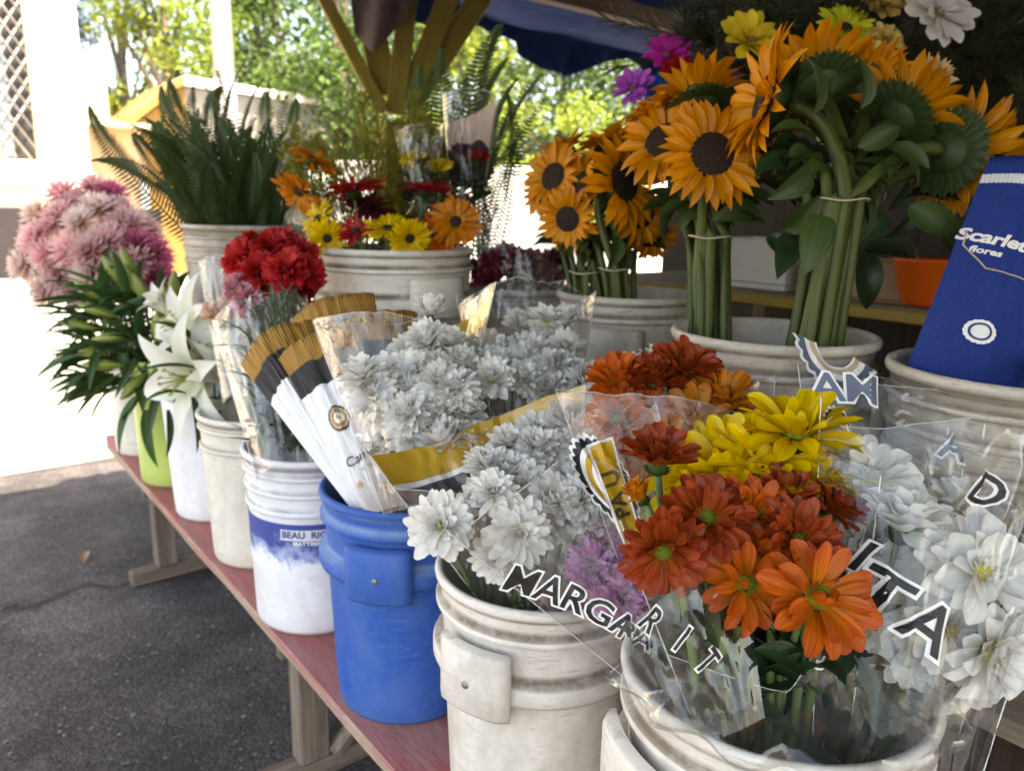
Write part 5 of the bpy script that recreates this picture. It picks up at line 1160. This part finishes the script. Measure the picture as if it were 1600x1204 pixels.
# -- pink spider chrysanthemums
pk2 = thing('chrysanthemum_bunch', 'big shaggy pink chrysanthemums at the far end of the bench', 'bouquet', bk_pt('far', 0, 0, .1)); r = random.Random(47)
for px, py, d, m, s, n in ((95, 345, 2.85, 'pink', 1.15, (.7, -.4, .6)), (150, 330, 2.88, 'cream', 1.1, (.7, 0, .7)), (60, 375, 2.84, 'pink', 1.1, (.7, -.7, .3)), (115, 395, 2.78, 'pink', 1.15, (.9, -.2, .3)), (165, 385, 2.78, 'pink', 1.15, (.9, .1, .3)), (200, 355, 2.85, 'pink', 1.1, (.7, .3, .6)), (235, 400, 2.85, 'plum', 1.15, (.7, .6, .3)), (205, 415, 2.78, 'pink', 1.15, (.9, .2, .1)), (95, 430, 2.8, 'pink', 1.1, (.8, -.4, -.1)), (145, 430, 2.76, 'cream', 1.05, (.9, -.1, 0)), (40, 415, 2.84, 'cream', 1.0, (.6, -.9, .1)), (175, 305, 2.98, 'plum', .95, (.4, .2, .9)), (100, 305, 2.95, 'pink', 1.1, (.4, -.4, .9)), (145, 295, 3.0, 'pink', 1.0, (.3, 0, 1)), (245, 435, 2.82, 'plum', 1.0, (.7, .6, 0)), (70, 455, 2.84, 'cream', .9, (.7, -.6, -.4)), (185, 445, 2.8, 'pink', 1.05, (.9, .1, -.2)), (225, 365, 2.92, 'pink', 1.0, (.5, .6, .6)), (60, 335, 2.95, 'cream', .95, (.5, -.7, .6)), (125, 350, 2.8, 'cream', .9, (.9, -.1, .4)), (185, 370, 2.82, 'pink', .9, (.9, .1, .4)), (140, 395, 2.74, 'pink', .95, (.95, 0, .2)), (75, 400, 2.8, 'pink', .95, (.9, -.4, .1)), (215, 385, 2.8, 'plum', .95, (.9, .3, .3)), (120, 320, 2.92, 'pink', .95, (.6, -.2, .8)), (185, 330, 2.92, 'pink', .95, (.6, .2, .8)), (120, 455, 2.8, 'pink', .9, (.8, -.2, -.4))):
    p = at(px, py, d); nn = nrm(*n); flower(pk2, 'spider', m, aim(p, nn, r.uniform(0, 6), s * 1.15), False, 0, r); stem(pk2, p, nn, pk2.location + Vector((r.uniform(-.05, .05), r.uniform(-.05, .05), 0)), .0045, bend=.1)

# ================================================================== REAR SHELF
# -- ferns
FERN = petal_mat('fern_green', (.038, .072, .016), (.04, .078, .017), (.05, .09, .02), .2, .3, .5, .3)
def frond_mesh(k):
    key = ('frond', k)
    if key not in _cache:
        r = random.Random(k + 61); b = MB(); n = 56; cv = r.uniform(.5, 1.1); pts = []; x = z = 0; an = .12
        for i in range(n + 1):
            pts.append((Vector((x, 0, z)), an)); an -= 0; t = i / n; a = PI / 2 - cv * t * t; x += math.cos(a) / n; z += math.sin(a) / n
        b.add(tube([p for p, _ in pts[::3]], [.0055 * (1 - .8 * i / (n // 3)) for i in range(len(pts[::3]))], 5))
        for i in range(6, n):
            t = i / n; p = pts[i][0]; tg = (pts[i][0] - pts[i - 1][0]).normalized(); ln = .074 * math.sin(PI * (.12 + .86 * t) ** 1.0) ** .75 * r.uniform(.88, 1.1)
            for s in (-1, 1):
                d = (tg * .45 + Vector((.12, s, .0))).normalized(); b.add(petal(ln, .0115, 'lance', .1, -.35, .2, 4, 2), frame(p, d, Vector((1, 0, .3))))
        _cache[key] = b.mesh('frond', FERN)
    return _cache[key]
def fern(label, base, tips, seed, name='fern_bunch'):
    t = thing(name, label, 'fern', base); r = random.Random(seed)
    for px, py, d in tips:
        tip = at(px, py, d); b0 = Vector(base) + Vector((r.uniform(-.1, .1), r.uniform(-.1, .1), r.uniform(0, .06))); v = tip - b0; z = v.normalized(); y = z.cross(Vector(nrm(.8, r.uniform(-1.2, 1.2), 0))).normalized()
        # the blade bows over towards its x axis: lean the start back so the tip lands at the aim
        xax = Vector(y.cross(z)); 
        if xax.z > 0: xax = -xax; y = -y
        M = Matrix((xax, y, z)).transposed().to_4x4(); Lg = v.length * 1.16
        obj('frond', frond_mesh(r.randrange(5)), t, rel(t, Tr(b0) @ M @ Matrix.Rotation(-.20, 4, 'Y') @ Matrix.Scale(Lg, 4)))
    return t
r = random.Random(71)
tips = [(150, 190, 2.75), (165, 232, 2.7), (255, 160, 2.9), (270, 150, 2.8), (300, 165, 2.6), (325, 130, 2.85), (350, 145, 2.6), (372, 120, 2.8), (395, 150, 2.7), (415, 165, 2.9), (440, 180, 2.7), (340, 170, 2.5), (285, 205, 2.5), (232, 210, 2.6), (310, 210, 2.45), (380, 200, 2.45), (420, 215, 2.5), (205, 195, 2.8), (460, 175, 2.95), (470, 215, 2.7), (250, 250, 2.5), (220, 225, 2.75), (430, 250, 2.45)]
tips += [(r.uniform(240, 470), r.uniform(190, 270), r.uniform(2.45, 3.0)) for k in range(60)]
fern('dark green fern fronds standing in the grey-white tub', bk_pt('fern', 0, 0, .30), tips, 72)
# ferns further right, round the wrapped roses
bb = at(735, 350, 2.35); fern('fern fronds behind the wrapped roses', (bb.x, bb.y, .95), [(690, 110, 2.5), (655, 130, 2.5), (765, 70, 2.6), (820, 150, 2.45), (800, 175, 2.4), (785, 195, 2.35), (640, 160, 2.4), (830, 185, 2.5), (775, 230, 2.3), (810, 215, 2.35), (720, 150, 2.4), (790, 150, 2.5), (770, 120, 2.55)], 73)
# -- yellow-green feathery filler behind the gerberas
def plume_mesh(k):
    key = ('plume', k)
    if key not in _cache:
        r = random.Random(k + 80); b = MB(); b.add(tube([(0, 0, 0), (.01, 0, .2), (0, .01, .42)], [.003, .002, .001], 5))
        for i in range(420):
            t = r.random() ** .7; z = .10 + .34 * t; rr = .085 * (1.05 - t) ** .7 * r.random() ** .5; a = r.uniform(0, 6.28)
            b.add(petal(.022, .0042, 'lance', .3, .1, .1, 2, 2), Tr((rr * math.cos(a), rr * math.sin(a), z)) @ Rz(a + r.uniform(-1, 1)) @ Ry(-r.uniform(.1, 1.2)))
        for i in range(26):
            t = r.random(); a = r.uniform(0, 6.28); z = .1 + .3 * t; rr = .08 * (1.05 - t); b.add(tube([(0, 0, z - .06), (rr * math.cos(a), rr * math.sin(a), z)], .0009, 4))
        _cache[key] = b.mesh('plume', petal_mat('yellow_green_plume', (.17, .18, .02), (.20, .20, .02), (.27, .24, .025), .2, .3, .6, .3))
    return _cache[key]
pb = thing('filler_foliage', 'feathery yellow-green foliage behind the gerberas', 'foliage', bk_pt('gerbera', .0, .05, .25)); r = random.Random(81)
for k in range(34):
    p = at(r.uniform(480, 700), r.uniform(270, 370), r.uniform(2.0, 2.35)); n = nrm(r.uniform(-.1, .4), (p - pb.location).dot(RGT) * 2, 1); o = obj('plume', plume_mesh(r.randrange(4)), pb, rel(pb, aim(p - Vector(n) * .25, n, r.uniform(0, 6), r.uniform(.8, 1.1))))
    stem(pb, p - Vector(n) * .24, n, pb.location + Vector((r.uniform(-.1, .1), r.uniform(-.1, .1), 0)), .0025)
# -- gerberas, each loose in the tub
r = random.Random(91); tubeg = surf('green_tube', (.02, .09, .05), rough=.4)
for i, (px, py, d, m, s, n, lab) in enumerate((
    (488, 252, 1.72, 'amber', 1.15, (.35, .5, .75), 'amber gerbera, topmost at the left of the tub'),
    (468, 298, 1.70, 'amber', 1.15, (.45, -.35, -.75), 'amber gerbera hanging below the topmost one'),
    (498, 342, 1.66, 'sil', .9, (.6, -.5, .3), 'lemon gerbera low at the left rim of the tub'),
    (512, 372, 1.62, 'sil', .85, (.85, .1, -.3), 'lemon gerbera resting on the left tub rim'),
    (552, 298, 1.72, 'red', 1.35, (.35, -.1, .9), 'large red gerbera in the middle of the tub'),
    (575, 325, 1.78, 'rose', 1.3, (.5, .3, .7), 'dark red gerbera behind the large red one'),
    (664, 298, 1.72, 'red', 1.2, (.3, .1, .92), 'red gerbera on a green-tubed stem at the right of the tub'),
    (556, 362, 1.60, 'red', .85, (.7, -.2, .6), 'small red gerbera by the rim of the tub'),
    (605, 358, 1.58, 'sil', .95, (.6, .0, .75), 'yellow gerbera at the centre of the tub rim'),
    (640, 372, 1.57, 'sil', .9, (.75, .3, -.45), 'yellow gerbera drooping over the tub rim'),
    (712, 348, 1.62, 'amber', 1.15, (.95, .05, .25), 'orange gerbera with a dark eye at the right of the tub'),
    (680, 368, 1.64, 'bright', 1.0, (.6, .2, .3), 'deep orange gerbera beside the dark-eyed one'))):
    d += .19; s *= 1.1; p = at(px, py, d); nn = nrm(*n); m = 'yellow' if m == 'sil' else m; t = thing('gerbera', lab, 'flower', Vector((.985, 1.73, ZS + .05)) + Vector((r.uniform(-.09, .09), r.uniform(-.09, .09), 0)), 0, 'gerberas in the large white tub')
    flower(t, 'gerbera', m, aim(p, nn, r.uniform(0, 6), s), True, 0.05, r, 'flower_head'); stem(t, p, nn, t.location, .004, tubeg if i in (0, 6) else None, bend=.07)
# -- wrapped roses standing behind the gerberas
def wrapped(label, px0, py0, d, px1, py1, mat, heads, film_m, w1, paper=None, seed=1):
    base = Vector((at(px1, py1, d).x, at(px1, py1, d).y, ZS + .1)); t = thing('wrapped_rose', label, 'flower', base); r = random.Random(seed)
    for hx, hy, s, mm in heads:
        p = at(hx, hy, d); rose(t, p, nrm(.3, 0, .95), s, mm, r, base)
    sl = Sleeve(at(px1, py1, d), at(px0, py0, d), .035, w1, .03, .05, seed, .008); w = wrap(t, sl, 1., 1.08, film_m, 28, 34)
    if paper:
        for (a, b_, lo, hi, m) in paper: sub(t, w, band(sl, -1, a, b_, lo, hi, -.012, 20, 8), m, 'inner_paper')
    for k in range(10): leaf(t, 'lobe', at(px1 * .4 + px0 * .6 + r.uniform(-20, 20), r.uniform(py0 + (py1 - py0) * .45, py1), d), (r.uniform(-1, 1), r.uniform(-1, 1), r.uniform(0, 1)), s=1.2, mat=G_DARK, rnd=r)
    return t
blkp = ink('black_paper', (.012, .011, .012), .5); pinkp = surf('blush_paper', (.62, .48, .43), rough=.7); whp = surf('white_tissue', (.70, .68, .66), rough=.8)
wrapped('yellow roses in a clear sleeve with white tissue behind the red gerbera', 655, 205, 2.0, 665, 330, None, [(652, 258, 1.15, 'sil'), (685, 265, 1.0, 'sil')], CLEAR, .062, [(-.9, .9, lambda x: .45 + .2 * x, lambda x: .95, whp)], 101)
wrapped('rose wrapped in black and blush paper inside tall cellophane', 735, 150, 2.05, 728, 350, None, [(722, 240, .9, 'rose'), (745, 250, .9, 'red')], CLEAR2, .075, [(-.95, .95, lambda x: .30, lambda x: .62 + .06 * math.sin(4 * x), blkp), (-.95, .95, lambda x: .62 + .06 * math.sin(4 * x) + .002, lambda x: .88 + .1 * x, pinkp)], 102)
# -- dark red roses in their tub
for i in range(13):
    pass
rr_ = thing('rose_bouquet', 'dark red roses wrapped in cellophane in the tub beside the sunflowers', 'bouquet', bk_pt('rose', 0, 0, .1)); r = random.Random(111)
for px, py in ((750, 428), (775, 415), (800, 425), (825, 412), (850, 420), (872, 408), (765, 440), (815, 440), (845, 440), (880, 428), (790, 405), (860, 438)):
    p = at(px, py, r.uniform(1.95, 2.1)); rose(rr_, p, nrm(r.uniform(.3, .8), r.uniform(-.3, .3), .8), 1.15, 'rose', r, rr_.location)
sl = Sleeve(at(815, 520, 2.0), at(815, 345, 2.05), .11, .125, .07, .10, 115, .012); wrap(rr_, sl, 1., 1.05, film('cellophane_bluish', (.95, .97, 1.), .08, .14, .1, .8), 36, 34)

# ================================================================== SUNFLOWERS
def sun_bunch(label, base, tie, heads, seed, leaves=8, sr=.009):
    r = random.Random(seed); t = thing('sunflower_bunch', label, 'sunflower bunch', base); base = Vector(base); tie = Vector(tie)
    for px, py, d, s, n, cl in heads:
        p = at(px, py, d); nn = nrm(*n); flower(t, 'sun', 'gold', aim(p, nn, r.uniform(0, 6), s), True, cl, r, 'sunflower_head')
        j = Vector((r.uniform(-1, 1), r.uniform(-1, 1), 0)); b0 = base + j * .05; t0 = tie + j * .022
        back = p - Vector(nn) * .028 * s; pts = [b0, b0.lerp(t0, .5)] + bez(t0, back - Vector(nn) * .075 + Vector((0, 0, .01)), back, 9)
        m = len(pts); b = MB(); b.add(tube([q - t.location for q in pts], [sr * (1.1 - .12 * i / m) * (1.0 if i < m - 2 else 1.15) for i in range(m)], 9)); obj('stem', b.mesh('stem', petal_mat('sunflower_stem', (.070, .085, .016), (.062, .08, .015), (.05, .07, .014), .25, .05, .5, .25)), t)
        for k in range(2):
            q = pts[r.randrange(4, m - 2)]; leaf(t, 'ovate', q, (r.uniform(-1, 1), r.uniform(-1, 1), r.uniform(-.8, .2)), s=r.uniform(.4, .75), mat=G_SUN, rnd=r)
    for k in range(7):      # further stems of the bunch whose heads hide behind the others
        j = Vector((math.cos(k * 2.4), math.sin(k * 2.4), 0)) * r.uniform(.5, 1.1); b = MB(); b0 = base + j * .05; t0 = tie + j * .03; e0 = t0 + (t0 - b0).normalized() * .07 + j * .03 + FWD * .07
        b.add(tube([q - t.location for q in [b0] + bez(t0 + (b0 - t0) * .4, t0, e0, 6)], [sr * .82] * 8, 8)); obj('stem', b.mesh('stem', MATS['sunflower_stem']), t)
        for q_ in range(2): leaf(t, 'ovate', e0, (j.x + r.uniform(-.5, .5), j.y + r.uniform(-.5, .5), r.uniform(-.5, .6)), s=r.uniform(.5, .8), mat=G_SUN, rnd=r)
    b = MB(); ring = [Vector((math.cos(a) * .036, math.sin(a) * .036, .002 * math.sin(3 * a))) + tie - t.location for a in [2 * PI * i / 20 for i in range(21)]]; b.add(tube(ring, .0016, 5)); obj('tie', b.mesh('tie', surf('twine', (.42, .36, .24), rough=.8)), t)
    return t
fb = bk_pt('sun_far'); nb_ = bk_pt('sun_near')
sA_ = sun_bunch('small sunflower bunch, left side of the grey-white bucket', fb + Vector((-.05, .05, 0)), at(915, 425, 1.66), [
    (866, 277, 1.70, .95, (.75, -.6, .1), .05), (905, 292, 1.66, 1.0, (.55, -.75, .2), .1), (888, 342, 1.62, .82, (.8, -.45, -.3), .1), (880, 238, 1.78, .8, (.2, -.4, .8), .5), (850, 300, 1.74, .75, (.5, -.8, .0), .2), (930, 250, 1.76, .7, (.3, -.3, .8), .4)], 201, sr=.0075)
sun_bunch('sunflower bunch with a wide open head, in the middle of the grey-white bucket', fb + Vector((.0, -.02, 0)), at(962, 420, 1.62), [
    (972, 285, 1.52, 1.18, (.72, .60, .05), .02), (1002, 338, 1.60, .78, (.75, .2, -.55), .1), (985, 215, 1.70, .85, (.3, -.2, .8), .35), (1020, 372, 1.66, .75, (.4, .3, -.8), .2), (1025, 235, 1.62, 1.1, (.65, .25, .4), .1), (945, 222, 1.74, .9, (.3, -.4, .8), .3)], 202, sr=.0085)
sun_bunch('sunflower bunch with one frontal dark-eyed head, in the left of the front sunflower bucket', nb_ + Vector((-.06, .07, 0)), at(1110, 370, 1.30), [
    (1112, 242, 1.26, 1.08, (.97, .02, .05), .0), (1040, 222, 1.36, 1.05, (.6, -.3, .2), .1), (1092, 150, 1.36, 1.05, (-.15, -.1, .9), .45), (1035, 170, 1.42, 1.0, (.2, -.5, .7), .4), (1080, 195, 1.40, .8, (.4, .0, .7), .3)], 203, sr=.0085)
big = sun_bunch('tall sunflower bunch turned away, showing green backs, in the front sunflower bucket', nb_ + Vector((.03, -.03, 0)), at(1318, 312, 1.16), [
    (1200, 155, 1.18, 1.25, (.05, -.95, .25), .25), (1275, 125, 1.32, 1.2, (-.5, -.1, .8), .3), (1345, 145, 1.36, 1.15, (-.55, .1, .75), .35), (1412, 180, 1.26, 1.2, (-.25, .8, .55), .3), (1240, 170, 1.44, 1.1, (-.2, -.5, .6), .3), (1385, 160, 1.46, 1.1, (-.3, .3, .7), .3), (1490, 240, 1.22, 1.2, (-.45, .9, .0), .2), (1535, 245, 1.34, .95, (-.3, .9, .1), .2), (1205, 235, 1.42, .9, (.1, -.4, .6), .3)], 204, sr=.0100)
r = random.Random(210)
for px, py, d, dr, du, tw, s in ((1010, 265, 1.5, -.3, .5, .4, .8), (1268, 180, 1.15, -.05, 1, .1, 1.2), (1345, 170, 1.18, .0, 1, .2, 1.05), (1300, 150, 1.2, .5, .4, .2, .8), (1265, 265, 1.1, -.6, -.35, .5, 1.2), (1280, 335, 1.08, -.3, -.8, .3, 1.3), (1385, 230, 1.16, .6, -.5, .3, .9), (1405, 245, 1.13, .45, -.8, .2, .7), (1270, 220, 1.12, -.7, .1, .3, 1.0), (1340, 230, 1.15, .7, .3, .3, .9), (1420, 320, 1.2, .6, -.6, .2, 1.2), (1450, 290, 1.24, .7, -.2, .2, 1.2), (965, 370, 1.55, -.1, -1, .2, .9), (1150, 300, 1.3, .6, -.3, .2, .9), (1190, 280, 1.32, .5, -.3, .2, 1.0), (1480, 340, 1.25, .4, -.7, .2, 1.2)):
    leaf(big if px > 1160 else sA_, 'ovate', at(px, py, d), nrm(tw, dr, du), up=nrm(1, .3, .3), s=s * .72, mat=G_SUN, rnd=r)

for k in range(34):
    px, py = r.uniform(1190, 1480), r.uniform(190, 400)
    leaf(big, 'ovate', at(px, py, r.uniform(1.18, 1.36)), nrm(r.uniform(-.2, .6), r.uniform(-1, 1), r.uniform(-1, .4)), up=nrm(1, .3, .3), s=r.uniform(.5, .95), mat=G_DARK if k % 3 else G_SUN, rnd=r)
# ================================================================== FABRIC FLOWERS AND WREATH GREENERY AT THE BACK
DKN = petal_mat('plastic_pine', (.030, .040, .016), (.032, .042, .018), (.04, .05, .02), .2, .1, .6, .3)
wg = thing('pine_garland', 'dark artificial pine sprays hanging behind the fabric flowers', 'garland', at(1300, 60, 1.9)); r = random.Random(300)
if 1:
    for k in range(5):
        b = MB(); b.add(tube([(0, 0, 0), (0, .02, .3)], [.002, .001], 4))
        for i in range(130):
            z = r.uniform(0, .3); a = r.uniform(0, 6.28); b.add(petal(.07, .0035, 'lance', .1, 0, .1, 2, 2), Tr((0, .0, z)) @ Rz(a) @ Ry(-r.uniform(.4, 1.1)))
        _cache['spray', k] = b.mesh('spray', DKN)
    for k in range(170):
        p = at(r.uniform(1060, 1640), r.uniform(-40, 190), r.uniform(1.75, 2.1)); obj('spray', _cache['spray', r.randrange(5)], wg, rel(wg, aim(p, (r.uniform(-1, 1), r.uniform(-1, 1), r.uniform(-.6, 1)), 0, r.uniform(.6, 1.0))))
for px, py, d, sp, m, s, n, lab in (
    (1042, 85, 1.80, 'fake', 'magenta', 1.0, (.8, -.2, .4), 'magenta fabric flower above the small sunflowers'),
    (1065, 112, 1.76, 'fake', 'red', .9, (.7, .1, .5), 'red fabric flower just below the magenta one'),
    (990, 138, 1.80, 'fake', 'violet', .85, (.7, -.4, .3), 'violet fabric flower at the left end of the fabric flowers'),
    (1025, 142, 1.82, 'fake', 'azure', .8, (.7, -.2, .4), 'azure blue fabric flower beside the violet one'),
    (1130, 118, 1.84, 'fake', 'violet', .7, (.6, .2, .4), 'small purple fabric flower behind the sunflower backs'),
    (1172, 65, 1.66, 'fake', 'sil', 1.25, (.75, .1, .35), 'large lemon yellow fabric flower above the sunflowers'),
    (1235, 82, 1.72, 'fake', 'magenta', .85, (.6, 0, .6), 'second magenta fabric flower, between lemon and lime ones'),
    (1320, 46, 1.60, 'gerbera', 'lime', 1.2, (.85, .05, .4), 'lime green fabric gerbera at the top'),
    (1382, 62, 1.58, 'fake', 'cgold', .72, (.8, .1, .4), 'gold foil flower beside the lime gerbera'),
    (1362, 88, 1.56, 'fake', 'cgold', .55, (.8, -.4, .2), 'lower small gold foil flower'),
    (1378, 8, 1.6, 'fake', 'cgold', .8, (.7, .1, .3), 'topmost gold foil flower cut by the picture edge'),
    (1465, 22, 1.55, 'fake', 'paper', 1.35, (.85, .15, .2), 'white fabric flower with a green eye at the top right'),
    (1452, 125, 1.52, 'fluff', 'straw', .95, (.85, .2, .2), 'pale orange fluffy fabric chrysanthemum at the right')):
    p = at(px, py, d); nn = nrm(*n); t = thing('fabric_flower', lab, 'fabric flower', p, 0, 'fabric flowers hung at the back')
    flower(t, sp, m, aim(p, nn, r.uniform(0, 6), s), sp != 'fluff', .05, r, 'flower_head')
    b = MB(); b.add(tube(bez((0, 0, 0), -Vector(nn) * .1, Vector((.12, .02, .22)) - Vector(nn) * .12, 6), .002, 5)); obj('wire', b.mesh('wire', G_DARK), t)
# orange cup and small goods on the back table
q = atx(1500, 380, 1.62)
oc = thing('orange_bowl', 'bright orange plastic bowl on the back table behind the sunflowers', 'bowl', (1.8, atx(1462, 400, 1.8).y, 1.101))
b = MB(); b.add(lathe([(0, .002), (.05, 0), (.06, .01), (.085, .10), (.09, .105), (.083, .10), (.055, .012), (0, .012)], 28)); obj('bowl', b.mesh('bowl', surf('orange_plastic', (.75, .12, .01), rough=.4)), oc)
b = MB(); b.add(tube(bez((.085, 0, .09), (.15, 0, .09), (.065, 0, .02), 8), .007, 6)); obj('handle', b.mesh('handle', MATS['orange_plastic']), oc)
